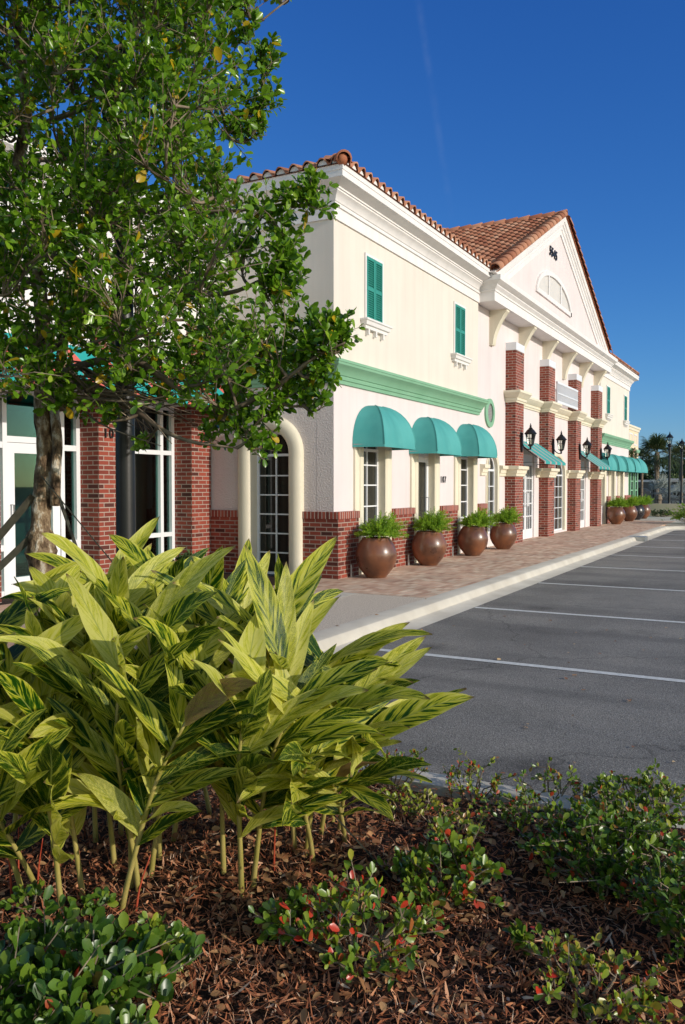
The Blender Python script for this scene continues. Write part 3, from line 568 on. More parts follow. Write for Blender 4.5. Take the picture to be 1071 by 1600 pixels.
# corbels
for x in (19.15, 21.55, 23.92, 26.28, 28.63, 30.95):
    prof = [(0, 5.58), (.42, 5.58), (.42, 5.53), (.38, 5.50)]+[(.09+.29*(1-t)**1.7, 5.50-.70*t) for t in (.12, .25, .4, .55, .7, .85, 1)]+[(.07, 4.77), (0, 4.77)]
    MB().prism(prof, lambda p, k: (x-.11+.22*k, YE-p[0], p[1])).build('corbel', CREAMTRIM, shop, autosm=35)
ENT = [(-.45, 5.58), (0, 5.58), (0, 5.785), (.02, 5.79), (.025, 5.815), (.015, 5.83), (.04, 5.86), (.075, 5.90), (.08, 5.925), (.105, 5.935), (.19, 5.99), (.195, 6.10), (.02, 6.14), (-.45, 6.14)]
YN = 5.87
MB().sweep([(XG0, YW+.06), (XG0, YN), (XG1, YN), (XG1, YW+.06)], ENT, 1).build('entablature', WHITE, shop, autosm=25)
GX, GZ, GL, GR, GE = 24.15, 9.10, 17.95, 30.75, 6.16
YT = 5.93
gab = MB().prism([(GL, GE), (GR, GE), (GX, GZ)], lambda p, k: (p[0], YT+.25*k, p[1])).build('gable_wall', PINK, shop)
def rake(side):
    A = Vector((GL if side < 0 else GR, YT, GE)); B = Vector((GX, YT, GZ)); d = (B-A).normalized(); nrm = Vector((-d.z, 0, d.x))*(1 if side < 0 else -1)
    m = MB(); prof = [(-.42, 0), (-.42, .03), (-.30, .035), (-.28, .06), (-.20, .065), (-.17, .10), (-.12, .11), (-.10, .14), (0, .15), (.07, .16), (.07, 0)]     # (across, outwards)
    V = []; n = len(prof)
    for p, vert in ((A, False), (B, True)):
        for a, o in prof:
            q = p+nrm*a
            if vert: q = q+d*((GX-q.x)/d.x)
            else: q = q+d*((GE-.02-q.z)/d.z)
            V.append(q+Vector((0, -o, 0)))
    m.add(V, [(j, (j+1) % n, n+(j+1) % n, n+j) for j in range(n)]+[tuple(range(n)), tuple(range(n, 2*n))[::-1]]).build('rake_trim', WHITE, shop, autosm=25)
rake(-1); rake(1)
# lunette
lu = FMB((Vector((0, YT, 0)), Vector((1, 0, 0)), Zv, Vector((0, -1, 0)))); c, hw, zb, rise = 23.55, 1.95, 6.52, .82
P = [(c+hw, zb), *[(c+hw*math.cos(math.pi*i/20), zb+.02+rise*math.sin(math.pi*i/20)) for i in range(1, 20)], (c-hw, zb)]
lu.sweep(P+[P[0]], [(0, 0), (0, .05), (-.12, .05), (-.12, 0)], 1)
lu.add([(x, z, o) for o in (.0, .04) for x, z in ((c-.72, zb+.1), (c-.62, zb+.1), (c-.62, zb+.02+rise*.92), (c-.72, zb+.02+rise*.91))], [(4, 5, 6, 7), (0, 1, 5, 4), (1, 2, 6, 5), (3, 0, 4, 7)])
lu.add([(x, z, o) for o in (.0, .04) for x, z in ((c+.62, zb+.1), (c+.72, zb+.1), (c+.72, zb+.02+rise*.91), (c+.62, zb+.02+rise*.92))], [(4, 5, 6, 7), (0, 1, 5, 4), (1, 2, 6, 5), (3, 0, 4, 7)])
lun = lu.build('gable_lunette', WHITE, shop)
FMB((Vector((0, YT, 0)), Vector((1, 0, 0)), Zv, Vector((0, -1, 0)))).add([(c+(hw-.06)*math.cos(math.pi*i/20), zb+.03+(rise-.06)*math.sin(math.pi*i/20), .006) for i in range(21)], [tuple(range(21))]).build('lunette_panel', M('grey white lunette panel', (.60, .57, .54), (.66, .62, .59), 3, .8), lun)
text_mesh('house_number', '5545', .36, (23.35, YT-.02, 7.90), (1, 0, 0), (0, 0, 1), BLACK, shop, .015, .1, .003)
# balcony rail
bal = MB(); a, b, y = 24.3, 26.95, 6.02
for z0, z1 in ((3.86, 3.93), (4.13, 4.16), (4.42, 4.48)): bal.box(a, b, y-.025, y+.025, z0, z1)
k = 26
for i in range(k+1): x = a+.02+(b-a-.04)*i/k; bal.box(x-.019, x+.019, y-.015, y+.015, 3.93, 4.13).box(x-.019, x+.019, y-.0149, y+.0149, 4.16, 4.42)
bal.build('balcony_railing', PWHITE, shop)
# ------------------------------------------------------------------ tiled roofs
TILER = leafmat('terracotta tile', [(0, (.30, .11, .065)), (.4, (.40, .17, .10)), (.75, (.47, .22, .135)), (1, (.52, .29, .19))], .85, 0, .2)
def tile_field(name, org, ax, up, wd, ln, parent, sp=.245, cl=.36, clip=None):
    ax, up, org = np.array(ax, float), np.array(up, float), np.array(org, float); ax /= np.linalg.norm(ax); up /= np.linalg.norm(up); nr = np.cross(ax, up); nr *= np.sign(nr[2])
    na, nc = int(wd/sp), int(ln/cl); V = []; F = []; r = []; m = 9
    for i in range(na):
        for j in range(nc):
            if clip and not clip(org+ax*(i+.5)*sp+up*(j+.5)*cl): continue
            b = len(V); rv = rng.random(); jit = rng.normal()*.004
            for k in range(m):
                t = k/(m-1); x = (t-.5)*sp*1.02; h = .085*max(0, math.cos(min(1, abs(x)/(.085))*math.pi/2))**.6 if abs(x) < .085 else -.012
                for s, lift in ((0, .04), (0, .018), (1, .008)):
                    V.append(org+ax*((i+.5)*sp+x)+up*(j*cl+(s*1.08)*cl+jit-(.0))+nr*(h*(1-.12*s)+lift)); r.append(rv)
            for k in range(m-1): q = b+3*k; F += [(q, q+3, q+5, q+2), (q, q+1, q+4, q+3)]
    return npmesh(name, np.array(V), F, TILER, parent, r)
def barrel_row(name, p0, p1, rad, seg, parent, up=(0, 0, 1)):
    p0, p1 = np.array(p0, float), np.array(p1, float); d = p1-p0; L = np.linalg.norm(d); d /= L; s = np.cross(d, np.array(up, float)); s /= np.linalg.norm(s); u = np.cross(s, d); k = int(L/seg); V = []; F = []; r = []; m = 9
    for i in range(k):
        b = len(V); rv = rng.random()
        for q, rr, lift in ((0, rad*.9, .0), (0, rad*1.08, .012), (1.12, rad*.92, -.012)):
            for j in range(m): a = math.pi*(-.08+1.16*j/(m-1)); V.append(p0+d*(i+q)*seg+s*math.cos(a)*rr+u*(math.sin(a)*rr+lift)); r.append(rv)
        for j in range(m-1):
            for h in (0, 1): F.append((b+h*m+j, b+h*m+j+1, b+(h+1)*m+j+1, b+(h+1)*m+j))
    return npmesh(name, np.array(V), F, TILER, parent, r)
sl_, cl_ = math.sin(R(18)), math.cos(R(18))
ye, xe, ze = YW-.37, X0-.37, 6.225
H = 2.2
roof = MB().add([(xe, ye, ze), (XG1+.5, ye, ze), (XG1+.5, ye+H/sl_*cl_, ze+H), (xe+H/sl_*cl_, ye+H/sl_*cl_, ze+H), (xe, 14.5, ze), (xe+H/sl_*cl_, 14.5, ze+H), (XG1+.5, 14.5, ze+H)], [(0, 1, 2, 3), (4, 0, 3, 5), (5, 3, 2, 6)]).build('roof', TILE, shop)
tile_field('eave_tiles', (xe, ye, ze), (1, 0, 0), (0, cl_, sl_), XG0-xe-.1, 1.9, roof, clip=lambda p: p[0]-xe > (p[1]-ye)-.1)
tile_field('eave_tiles', (xe, ye, ze), (0, 1, 0), (cl_, 0, sl_), 8, 1.9, roof, clip=lambda p: p[1]-ye > (p[0]-xe)-.1)
barrel_row('hip_tiles', (xe-.02, ye-.02, ze+.03), (xe+4, ye+4, ze+.03+4*math.tan(R(18))), .115, .38, roof)
MB().lathe([(0, -.085), (.06, -.07), (.09, -.02), (.092, .02), (.07, .07), (0, .09)], (0, 0), 16).build('hip_end', TILE, roof, smooth=True).location = Vector((xe+.05, ye+.05, ze+.06))
def bird_stops(org, ax, nrm, n, sp=.245):
    m = MB(); A, O, Nn = Vector(ax), Vector(org), Vector(nrm)
    for i in range(n):
        c = O+A*(i+.5)*sp; P = [(math.cos(math.pi*j/8)*.082, math.sin(math.pi*j/8)*.072) for j in range(9)]
        m.add([c+A*x+Zv*z for x, z in P]+[c-A*.12+Vector((0, 0, 0)), ], [tuple(range(9))])
        m.add([c+A*x+Zv*z+Nn*(-.03) for x, z in P], [tuple(range(9))])
    return m.build('bird_stops', WHITE, roof, recalc=False)
bird_stops((xe, ye+.018, ze+.022), (1, 0, 0), (0, -1, 0), int((XG0-xe-.1)/.245)); bird_stops((xe+.018, ye, ze+.022), (0, 1, 0), (-1, 0, 0), 30)
gs = Vector((GX-GL, 0, GZ-GE)).normalized(); gl = (Vector((GX, 0, GZ))-Vector((GL, 0, GE))).length; y0 = YT-.2
groof = MB().add([(GL-.1, y0, GE-.01), (GX, y0, GZ+.05), (GX, 14, GZ+.05), (GL-.1, 14, GE-.01), (GR+.1, y0, GE-.01), (GR+.1, 14, GE-.01)], [(0, 1, 2, 3), (1, 4, 5, 2)]).build('gable_roof', TILE, shop)
up_l = Vector((GX-GL+.1, 0, GZ-GE+.06)).normalized(); up_r = Vector((-(GR-GX+.1), 0, GZ-GE+.06)).normalized(); nl_ = Vector((-up_l.z, 0, up_l.x)); nr_ = Vector((-up_r.z, 0, up_r.x))*-1
tile_field('gable_tiles', (GL-.12, y0+.14, GE-.02), (0, 1, 0), up_l, 6.5, gl+.1, groof, .225, .33); tile_field('gable_tiles', (GR+.12, y0+.14, GE-.02), (0, 1, 0), up_r, 3, (Vector((GX, 0, GZ))-Vector((GR, 0, GE))).length+.1, groof)
barrel_row('rake_tiles', (GL-.14, y0+.06, GE+.05), (GX, y0+.06, GZ+.13), .125, .34, groof, nl_); barrel_row('rake_tiles', (GR+.14, y0+.06, GE+.05), (GX, y0+.06, GZ+.13), .125, .34, groof, nr_)
barrel_row('ridge_tiles', (GX, y0, GZ+.10), (GX, 13, GZ+.10), .11, .36, groof)
MB().box(XG0-.22, XG0-.02, ye-.01, YW, 6.04, 6.20).build('gutter_end', STEEL, shop)
# ------------------------------------------------------------------ right hand section of the same building
RO = [(c-.40, c+.40, 0, 2.25) for c in (32.2, 34.1, 36.0, 37.55)]
ops = [(c-.40, c+.40, .7, 2.25) for c in (32.1, 34.05, 36.0)]
wall(FA, XG1, XE, 0, 3.2, -.3, 0, ops).build('lower_wall', PINK, shop); wall(FA, XG1, XE, 3.2, 6.0, -.3, 0).build('upper_wall', CREAM, shop)
for c in (32.1, 34.05, 36.0):
    casing(FAv, c, .396, 0, 2.246, 0, .25, .08, CREAMTRIM); window(FA, c-.40, c+.40, .7, 2.25, -.08, 2, 4)
    FMB(FA).box(c-.398, c+.398, -.2, -.02, 0, .69).build('window_apron', CREAMTRIM, shop)
for a, b in ((31.75, 31.46+.0), (32.76, 33.38), (34.72, 35.33), (36.66, 37.95)):
    if b > a: FMB(FA).box(a, b, 0, .10, 0, .93).build('brick_wainscot', BRICK, shop); FMB(FA).box(a-.01, b+.01, 0, .115, .93, 1.045).build('brick_cap', SOLDIER, shop)
MB().sweep([(XG1-.02, YW), (XE, YW), (XE, 14)], EAVE, 1).build('eave_cornice', WHITE, shop, autosm=25)
MB().sweep([(XG1, YW+.05), (XG1, YW), (XE, YW), (XE, 14)], BAND, 1).build('green_band', GREENTRIM, shop, autosm=25)
MB().box(XE-.3, XE, YW+.3, 14, 0, 6.0).build('far_end_wall', CREAM, shop)
tile_field('eave_tiles', (XG1, ye, ze), (1, 0, 0), (0, cl_, sl_), XE+.37-XG1, 1.2, roof); bird_stops((XG1, ye+.018, ze+.022), (1, 0, 0), (0, -1, 0), 25)
MB().add([(XG1-.5, ye, ze), (XE+.37, ye, ze), (XE+.37-4, ye+4, ze+1.3), (XG1-.5, ye+4, ze+1.3), (XE+.37, 14, ze), (XE-3.63, 14, ze+1.3)], [(0, 1, 2, 3), (1, 4, 5, 2)]).build('roof', TILE, shop)
for i, (c, lab) in enumerate(((31.55, 'teal dome awning just past the last brick pillar'), (33.55, 'second far teal dome awning, past the one beside the last brick pillar'), (35.55, 'third far teal dome awning, left of the last dome over the far corner'))):
    dome_awning(c, 1.75, lab, 2.06, .62)
dome_awning(37.4, 1.75, 'fourth far teal dome awning, joining the last dome of the row', 2.06, .62)
# ------------------------------------------------------------------ slanted entrance awnings
def slant(x0, x1, label, mat, y=YE, zt=2.64, zb=2.08, pr=.80, name='slanted_awning', group='slanted striped awnings over the entrance doors'):
    t = thing(name, ((x0+x1)/2, y, zb), label, 'awning', group)
    MB().add([(x0, y-.01, zt), (x1, y-.01, zt), (x1, y-pr, zb), (x0, y-pr, zb), (x1, y-pr, zb-.07), (x0, y-pr, zb-.07), (x0, y-.01, zt-.012), (x1, y-.01, zt-.012), (x1, y-pr+.012, zb-.01), (x0, y-pr+.012, zb-.01)], [(0, 3, 2, 1), (3, 5, 4, 2), (6, 7, 8, 9), (0, 6, 9, 3), (1, 2, 8, 7)]).build('canopy', mat, t, recalc=False)
    f = MB()
    for x in (x0+.02, x1-.02): f.tube([(x, y, zt-.03), (x, y-pr+.02, zb-.03), (x, y, zb-.03)], .012, 6)
    f.tube([(x0+.02, y-pr+.025, zb-.035), (x1-.02, y-pr+.025, zb-.035)], .012, 6); f.build('frame', BLACK, t); return t
slant(21.1, 23.35, 'grey striped teal slanted awning over the nearer white entrance door', STRIPE1); slant(27.85, 30.2, 'grey striped teal slanted awning over the farther entrance door', STRIPE1)
# ------------------------------------------------------------------ wall lanterns
def lantern_head(t, c, s=1.0):
    """six-sided lantern standing on c: its lower tip"""
    x, y, z = c; L = lambda pr, n=6: MB().lathe([(r*s, z+h*s) for r, h in pr], (x, y), n)
    L([(.0, .0), (.02, .01), (.028, .04), (.02, .07), (.055, .10), (.075, .115), (.075, .13), (.03, .132)]).build('lantern_base', BLACK, t)
    L([(.072, .13), (.125, .40)]).build('lantern_glass', GLASSL, t)
    m = MB()
    for k in range(6):
        a = 2*math.pi*k/6; m.tube([(x+math.cos(a)*.074*s, y+math.sin(a)*.074*s, z+.125*s), (x+math.cos(a)*.128*s, y+math.sin(a)*.128*s, z+.405*s)], .009*s, 4)
    for r, h in ((.075, .13), (.102, .29), (.127, .40)):
        m.tube([(x+math.cos(2*math.pi*k/6)*r*s, y+math.sin(2*math.pi*k/6)*r*s, z+h*s) for k in range(7)], .008*s, 4)
    m.build('lantern_cage', BLACK, t)
    L([(.155, .395), (.16, .41), (.125, .45), (.085, .505), (.05, .525), (.058, .54), (.035, .555), (.02, .58), (.032, .60), (.012, .625), (.012, .65), (0, .675)], 12).build('lantern_cap', BLACK, t)
    L([(.018, .13), (.018, .24), (0, .27)], 8).build('bulb', M('frosted bulb', (.8, .78, .7), None, rough=.4), t)
for (a, b), lab in zip(PX, ('black wall lantern on the nearest brick pillar, in front of the striped awning', 'black wall lantern on the second brick pillar, right of the nearer striped awning', 'black wall lantern on the third brick pillar, left of the farther striped awning', 'black wall lantern on the last brick pillar before the far teal domes')):
    x = (a+b)/2+.12; y = PF; t = thing('wall_lantern', (x, y, 2.3), lab, 'wall lantern', 'wall lanterns on the brick pillars')
    yl = y-.25
    MB().prism([(-.05, 2.38), (-.035, 2.34), (0, 2.30), (.035, 2.34), (.05, 2.38), (.055, 2.62), (.03, 2.68), (.012, 2.74), (0, 2.80), (-.012, 2.74), (-.03, 2.68), (-.055, 2.62)], lambda p, k: (x+p[0], y-.05*k, p[1])).build('back_plate', BLACK, t)
    MB().tube([(x, y-.04, 2.52), (x, y-.08, 2.44), (x, y-.15, 2.385), (x, yl+.03, 2.37), (x, yl, 2.38)], .014, 6).build('bracket', BLACK, t)
    lantern_head(t, (x, yl, 2.36))
# ------------------------------------------------------------------ brick storefront wing on the left
YP, YG = 8.6, 9.02
wing = thing('storefront_wing', (9, YP, 0), 'white stucco storefront wing with red brick pillars, white framed glass and striped awning', 'building')
for a, b in ((4.7, 5.2), (6.55, 7.05), (8.72, 9.22), (10.79, 11.30)): MB().box(a, b, YP, YG+.1, 0, 4.1).build('brick_pillar', BRICK, wing)
MB().box(2.5, 11.31, YP+.1, YP+.5, 2.75, 5.55).build('upper_wall', WHITE, wing)
MB().sweep([(2.5, YP+.1), (11.3, YP+.1)], [(-.1, 5.35), (.03, 5.35), (.04, 5.5), (.10, 5.55), (.25, 5.62), (.25, 5.78), (-.1, 5.8)], 1).build('cornice', WHITE, wing)
WG, _ = face_frames((0, YG, 0), (1, 0, 0), (0, -1, 0))
def storefront(a, b, door=None):
    m = FMB(WG); d = .06; f = .07
    if door:
        x1, x2 = door
        for x in (a, x1-f, x2, b-f): m.box(x, x+f, -d, d, 0, 2.75)
        m.box(x1, x2, -d+.004, d-.004, 2.02, 2.10)
        for p, q in ((a+f, x1-f), (x2+f, b-f)):
            for z in (0, .60, 1.94): m.box(p, q, -d+.004, d-.004, z, z+.08)
        for p, q in ((a+f, x1-f), (x1, x2), (x2+f, b-f)): m.box(p, q, -d+.003, d-.003, 2.67, 2.75)
        w = m.build('window', PWHITE, wing)
        dd = FMB(WG); s = .13; dd.box(x1+.005, x1+s, -.03, .04, .01, 2.015).box(x2-s, x2-.005, -.03, .04, .01, 2.015).box(x1+s, x2-s, -.03, .039, .01, .24).box(x1+s, x2-s, -.03, .039, 1.88, 2.015)
        dw = dd.build('door', PWHITE, wing); FMB(WG).box(x1+s, x2-s, -.005, .003, .24, 1.88).build('pane', GLASSW, dw)
        FMB(WG).tube([(x1+.065, .04, .95), (x1+.065, .10, .95), (x1+.065, .10, 1.2), (x1+.065, .04, 1.2)], .012, 6).build('handle', STEEL, dw)
        g = FMB(WG).box(x1, x2, -.005, .003, 2.1, 2.67)
        for p, q in ((a+f, x1-f), (x2+f, b-f)): g.box(p, q, -.005, .003, .08, .6).box(p, q, -.005, .003, .68, 1.94).box(p, q, -.005, .003, 2.02, 2.67)
        g.build('pane', GLASSW, w)
    else:
        mid = [a+(b-a)*.20, a+(b-a)*.78]; c = [a]+mid+[b-f]
        for x in c: m.box(x, x+f, -d, d, 0, 2.75)
        for p, q in zip(c, c[1:]):
            for z in (0, .62, 1.95, 2.68): m.box(p+f, q, -d+.004, d-.004, z, z+.07)
        w = m.build('window', PWHITE, wing); g = FMB(WG)
        for p, q in zip(c, c[1:]):
            for z0, z1 in ((.07, .62), (.69, 1.95), (2.02, 2.68)): g.box(p+f, q, -.005, .003, z0, z1)
        g.build('pane', GLASSW, w)
storefront(9.22, 10.79); storefront(7.05, 8.72, (7.46, 8.36)); storefront(5.2, 6.55)
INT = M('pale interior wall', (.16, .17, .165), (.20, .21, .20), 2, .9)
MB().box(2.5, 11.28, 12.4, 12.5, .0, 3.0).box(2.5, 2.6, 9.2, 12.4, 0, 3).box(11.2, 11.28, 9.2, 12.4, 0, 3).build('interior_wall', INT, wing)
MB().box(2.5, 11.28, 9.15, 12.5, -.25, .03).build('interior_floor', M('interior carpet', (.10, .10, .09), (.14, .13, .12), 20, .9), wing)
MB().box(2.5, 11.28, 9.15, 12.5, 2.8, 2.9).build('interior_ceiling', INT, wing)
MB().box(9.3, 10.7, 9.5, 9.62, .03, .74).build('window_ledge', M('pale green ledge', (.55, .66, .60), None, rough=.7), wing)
text_mesh('house_number', '10', .19, (8.90, YP-.013, 2.19), (1, 0, 0), (0, 0, 1), BLACK, wing)
slant(7.1, 11.2, 'coral striped teal slanted awning over the brick storefront behind the tree', STRIPE2, YP, 3.35, 2.72, .75, group=None); slant(2.8, 7.0, 'coral striped teal slanted awning behind the crown of the tree, left of the other', STRIPE2, YP, 3.35, 2.72, .75, group=None)
# ------------------------------------------------------------------ lower shop at the far end
far = thing('far_shop', (XE, 6.35, 0), 'low peach coloured shop with green trim and green window at the far end', 'building')
PEACH = M('peach stucco', (.76, .60, .42), (.80, .64, .46), 1.2, .9, .2, 55, .2)
FF, FFv = face_frames((0, 6.35, 0), (1, 0, 0), (0, -1, 0))
wall(FF, XE+.01, 41.2, 0, 4.05, -6, 0).build('wall', PEACH, far); MB().sweep([(XE+.01, 6.35), (41.2, 6.35), (41.2, 12)], [(-.05, 3.95), (.03, 3.95), (.05, 4.05), (.09, 4.08), (.09, 4.16), (-.05, 4.17)], 1).build('parapet_trim', CREAMTRIM, far)
MB().sweep([(XE+.01, 6.35), (41.2, 6.35), (41.2, 12)], [(-.02, 2.98), (.04, 2.98), (.07, 3.04), (.07, 3.12), (-.02, 3.13)], 1).build('green_band', GREENTRIM, far)
for x in (38.6, 39.9): window(FF, x, x+.85, 3.3, 3.82, .02, 1, 1, fw=.06, parent=far, glass=PWHITE)
for x in (38.6, 39.8): window(FF, x, x+.8, .3, 2.2, .09, 1, 4, fw=.14, parent=far, fmat=GREENTRIM, mw=.05)
FMB(FF).box(38.3, 41.1, 0, .02, .0, 2.3).build('window_surround', GREENTRIM, far)
dome_awning(39.5, 2.1, 'last teal dome awning of the row, over the green framed window', 2.08, .64, y=6.33)
# painted round emblem of leaves and flowers above the last awning
em = thing('wreath_sign', (39.0, 6.24, 2.98), 'small green leafy wreath sign with red and white dots above the far awnings', 'sign')
n = 420; a = rng.random(n)*2*math.pi; rr = .34+rng.normal(size=n)*.06
P = np.stack([39.0+np.cos(a)*rr*1.55, 6.2+rng.normal(size=n)*.03, 2.86+np.sin(a)*rr*.55], 1); V, F, k = leaves(P, rdir(n)*[1, .5, 1], np.tile([0, -1., .2], (n, 1)), .07+.05*rng.random(n)); npmesh('leaves', V, F, LEAFB, em, np.repeat(rng.random(n), k))
fl = MB()
for i in range(16): t = i*2.4; fl.lathe([(0, 2.86+math.sin(t)*.19-.035), (.04, 2.86+math.sin(t)*.19), (0, 2.86+math.sin(t)*.19+.035)], (39.0+math.cos(t)*.52, 6.15), 6)
fl.build('berries', M('red berries', (.5, .05, .03), (.7, .6, .5), 3, .5), em)
# ------------------------------------------------------------------ lamp posts
def lamp_post(loc, label, h=4.2):
    t = thing('lamp_post', loc, label, 'lamp post', None); x, y, z = loc
    MB().lathe([(.13, z), (.13, z+.06), (.11, z+.09), (.10, z+.5), (.085, z+.55), (.072, z+.60)], (x, y), 20).build('base', BLACK, t, autosm=30)
    MB().lathe([(.062, z+.6), (.055, z+h-.95), (.07, z+h-.94), (.07, z+h-.90), (.055, z+h-.88), (.055, z+h-.80), (.12, z+h-.74), (.12, z+h-.70), (.06, z+h-.66)], (x, y), 20).build('pole', BLACK, t, autosm=30)
    lantern_head(t, (x, y, z+h-.78), 1.15); return t
p = at(197, 820, 5.15); lamp_post((p[0], p[1], 0), 'black lamp post close by, its lantern lost in the leafy tree')
p = gnd(1045.4, 803.8); lamp_post((p[0], p[1], 0), 'taller looking of the two distant black lamp posts, standing before the low wall')
p = at(1064.5, 799, 48); lamp_post((p[0], p[1], 0), 'black lamp post beyond the low wall, rightmost and smallest')
# ------------------------------------------------------------------ planters and ferns
def urn_mesh(m):
    prof = [(0, .0), (.15, .0), (.165, .012), (.17, .03), (.20, .06), (.27, .15), (.315, .25), (.33, .34), (.322, .42), (.29, .51), (.245, .585), (.225, .612), (.222, .63), (.21, .635), (.195, .62), (.19, .57), (0, .57)]
    return MB().lathe(prof, (0, 0), 40).build('bowl', m, None, smooth=True)
def make_fern(seed):
    r = np.random.default_rng(seed); V = []; F = []; rn = []
    for i in range(300):
        a = r.random()*2*math.pi; lob = .75+.25*math.cos(a-.3); el = -.05+r.random()*1.55; L = (.25+.16*r.random())*lob; base = np.array([math.cos(a), math.sin(a), 0])*r.random()*.15
        d = np.array([math.cos(a)*math.cos(el), math.sin(a)*math.cos(el), math.sin(el)]); rv = r.random(); k = 26; droop = .05+.3*r.random()
        pts = [base+d*L*t+np.array([0, 0, -droop*L*t*t*.6]) for t in np.linspace(0, 1, k)]
        for j in range(2, k):
            for s in range(3):
                q = r.normal(size=3); q = q/np.linalg.norm(q); ln = (.026+.018*r.random())*(1-.45*(j/k)); w = np.cross(q, r.normal(size=3)); w = w/np.linalg.norm(w)*.0032; b = len(V)
                p = pts[j]; V += [p-w, p+w, p+q*ln+w*.6, p+q*ln-w*.6]; F.append((b, b+1, b+2, b+3)); rn += [min(1, max(0, rv*.6+.4*r.random()))]*4
    V = np.array(V); V[:, 2] = np.maximum(V[:, 2]+.09, -.06)+.57
    return V, F, rn
urn0 = None; ferns = [make_fern(s) for s in (3, 8)]
pots = [((11.82, 5.76), 1.0, POTM, 'brown glazed urn nearest the building corner, first of the near row'), ((14.10, 5.80), .98, POTM, 'brown glazed urn in front of the glass door, second of the near row'), ((16.48, 5.80), .96, POTM, 'brown glazed urn below the third dome awning'), ((18.50, 5.78), .94, POTM, 'brown glazed urn beside the first brick pillar'),
        ((32.5, 5.78), 1.02, POTM, 'brown glazed urn just past the last brick pillar, largest looking of the far row'), ((35.5, 5.80), 1.0, POTM, 'brown glazed urn in the far row, between the nearest far urn and the black one'), ((37.3, 5.80), 1.0, POTD, 'black studded urn in the far row'), ((38.7, 5.74), 1.0, POTM, 'brown glazed urn at the far end of the row, past the black one')]
fl_ = ['nearest the building corner', 'in front of the glass door', 'below the third dome awning', 'beside the first brick pillar', 'just past the last brick pillar', 'second in the far row', 'in the black studded urn', 'at the far end of the row']
um = {POTM: urn_mesh(POTM).data}; bpy.data.objects.remove([o for o in COL.objects if o.name == 'bowl'][0])
o_ = urn_mesh(POTD); um[POTD] = o_.data; bpy.data.objects.remove(o_)
fm = []
for V, F, rn in ferns:
    o_ = npmesh('fern_foliage', V, F, LEAFF, None, rn, smooth=False); fm.append(o_.data); bpy.data.objects.remove(o_)
for i, ((x, y), s, mt, lab) in enumerate(pots):
    o = bpy.data.objects.new('urn_planter', um[mt]); link(o); o.location = (x, y, 0); o.scale = (s, s, s); o.rotation_euler.z = i*1.3; tag(o, lab, 'planter', 'glazed urns along the facade')
    f = bpy.data.objects.new('asparagus_fern', fm[i % 2]); link(f); f.location = (x+.03, y-.02, 0); f.scale = (s*1.15, s*1.15, s*1.12); f.location.z = -.06; f.rotation_euler.z = -1.0+[0, .4, -.5, .2, .3, -.2, .5, 0][i]
    tag(f, 'bright green feathery fern growing in the urn '+fl_[i], 'plant', 'feathery ferns in the urns')
studs = MB()
for k in range(40):
    a = k*2.4; z = .22+.22*(k/40); rr = .325; studs.lathe([(0, z-.016), (.014, z), (0, z+.016)], (37.3+rr*math.cos(a), 5.80+rr*math.sin(a)), 5)
so_ = studs.build('studs', STEEL, [o for o in COL.objects if o.get('label', '').startswith('black studded')][0])
for x in (11.62, 13.86, 16.1):
    tag(MB().tube([(x, 6.10, 0), (x, 6.10, .2)], .017, 8).build('irrigation_pipe', STEEL), 'short grey pipe rising from the paving behind the '+{11.62: 'first', 13.86: 'second', 16.1: 'third'}[x]+' near urn', 'pipe', 'pipes behind the urns')
# ------------------------------------------------------------------ tree
def smooth(pts, n=5):
    pts = [np.array(p, float) for p in pts]; out = []
    for i in range(len(pts)-1):
        p0, p1, p2, p3 = pts[max(i-1, 0)], pts[i], pts[i+1], pts[min(i+2, len(pts)-1)]
        for t in np.linspace(0, 1, n, endpoint=False): out.append(.5*((2*p1)+(-p0+p2)*t+(2*p0-5*p1+4*p2-p3)*t*t+(-p0+3*p1-3*p2+p3)*t**3))
    return out+[pts[-1]]
TD = 4.7
tb = at(72, 950, TD); tree = thing('tree', (tb[0], tb[1], 0), 'leafy tree with mottled grey trunk and glossy leaves in front of the brick storefront', 'tree')
tr = [(tb[0], tb[1], -.05), (tb[0], tb[1], .25), *[tuple(at(u, v, TD)) for u, v in ((70, 935), (64, 850), (66, 780), (72, 700), (66, 640), (70, 560), (62, 450), (45, 340), (30, 260), (42, 180), (30, 60), (20, -80), (30, -200))]]
tp = smooth(tr, 6); nT = len(tp); rad = []
for i in range(nT):
    t = i/(nT-1); rad.append((.071-.048*t**.8)*(1+.05*math.sin(i*1.7))+(.022 if abs(tp[i][2]-1.12) < .05 else 0)+(.014 if abs(tp[i][2]-1.0) < .09 else 0)+.03*max(0, 1-tp[i][2]/.3))
tm = MB().tube(tp, rad, 14)
tr2 = smooth([at(90, 640, TD+.05), at(100, 520, TD+.15), at(110, 400, TD+.25), at(118, 280, TD+.3), at(150, 120, TD+.3), at(170, -60, TD+.3)], 5); tm.tube(tr2, np.linspace(.035, .012, len(tr2)), 10)
kn = smooth([at(86, 790, TD-.03), at(88, 730, TD-.05), at(90, 690, TD-.03), at(84, 640, TD)], 4); tm.tube(kn, .028, 8)
tm.build('trunk', BARK, tree, smooth=True)
def bnd(v): return float(np.interp(v, [-300, -150, 0, 60, 100, 200, 250, 300, 350, 440, 500, 560, 600, 640, 690], [380, 400, 380, 350, 350, 330, 300, 350, 375, 385, 400, 430, 400, 330, 260]))
cl = []
for v in range(-280, 640, 62):
    b = bnd(v)
    for u in range(-460, int(b), 66):
        for dz in ((-.75, -.1, .55) if u > -150 else (0,)):
            if rng.random() < (.07 if v < 520 else .32): continue
            lim = 1.0
            cl.append((at(u+rng.normal()*22, v+rng.normal()*22, TD+dz*lim+rng.normal()*.15), .20+.10*rng.random(), 10))
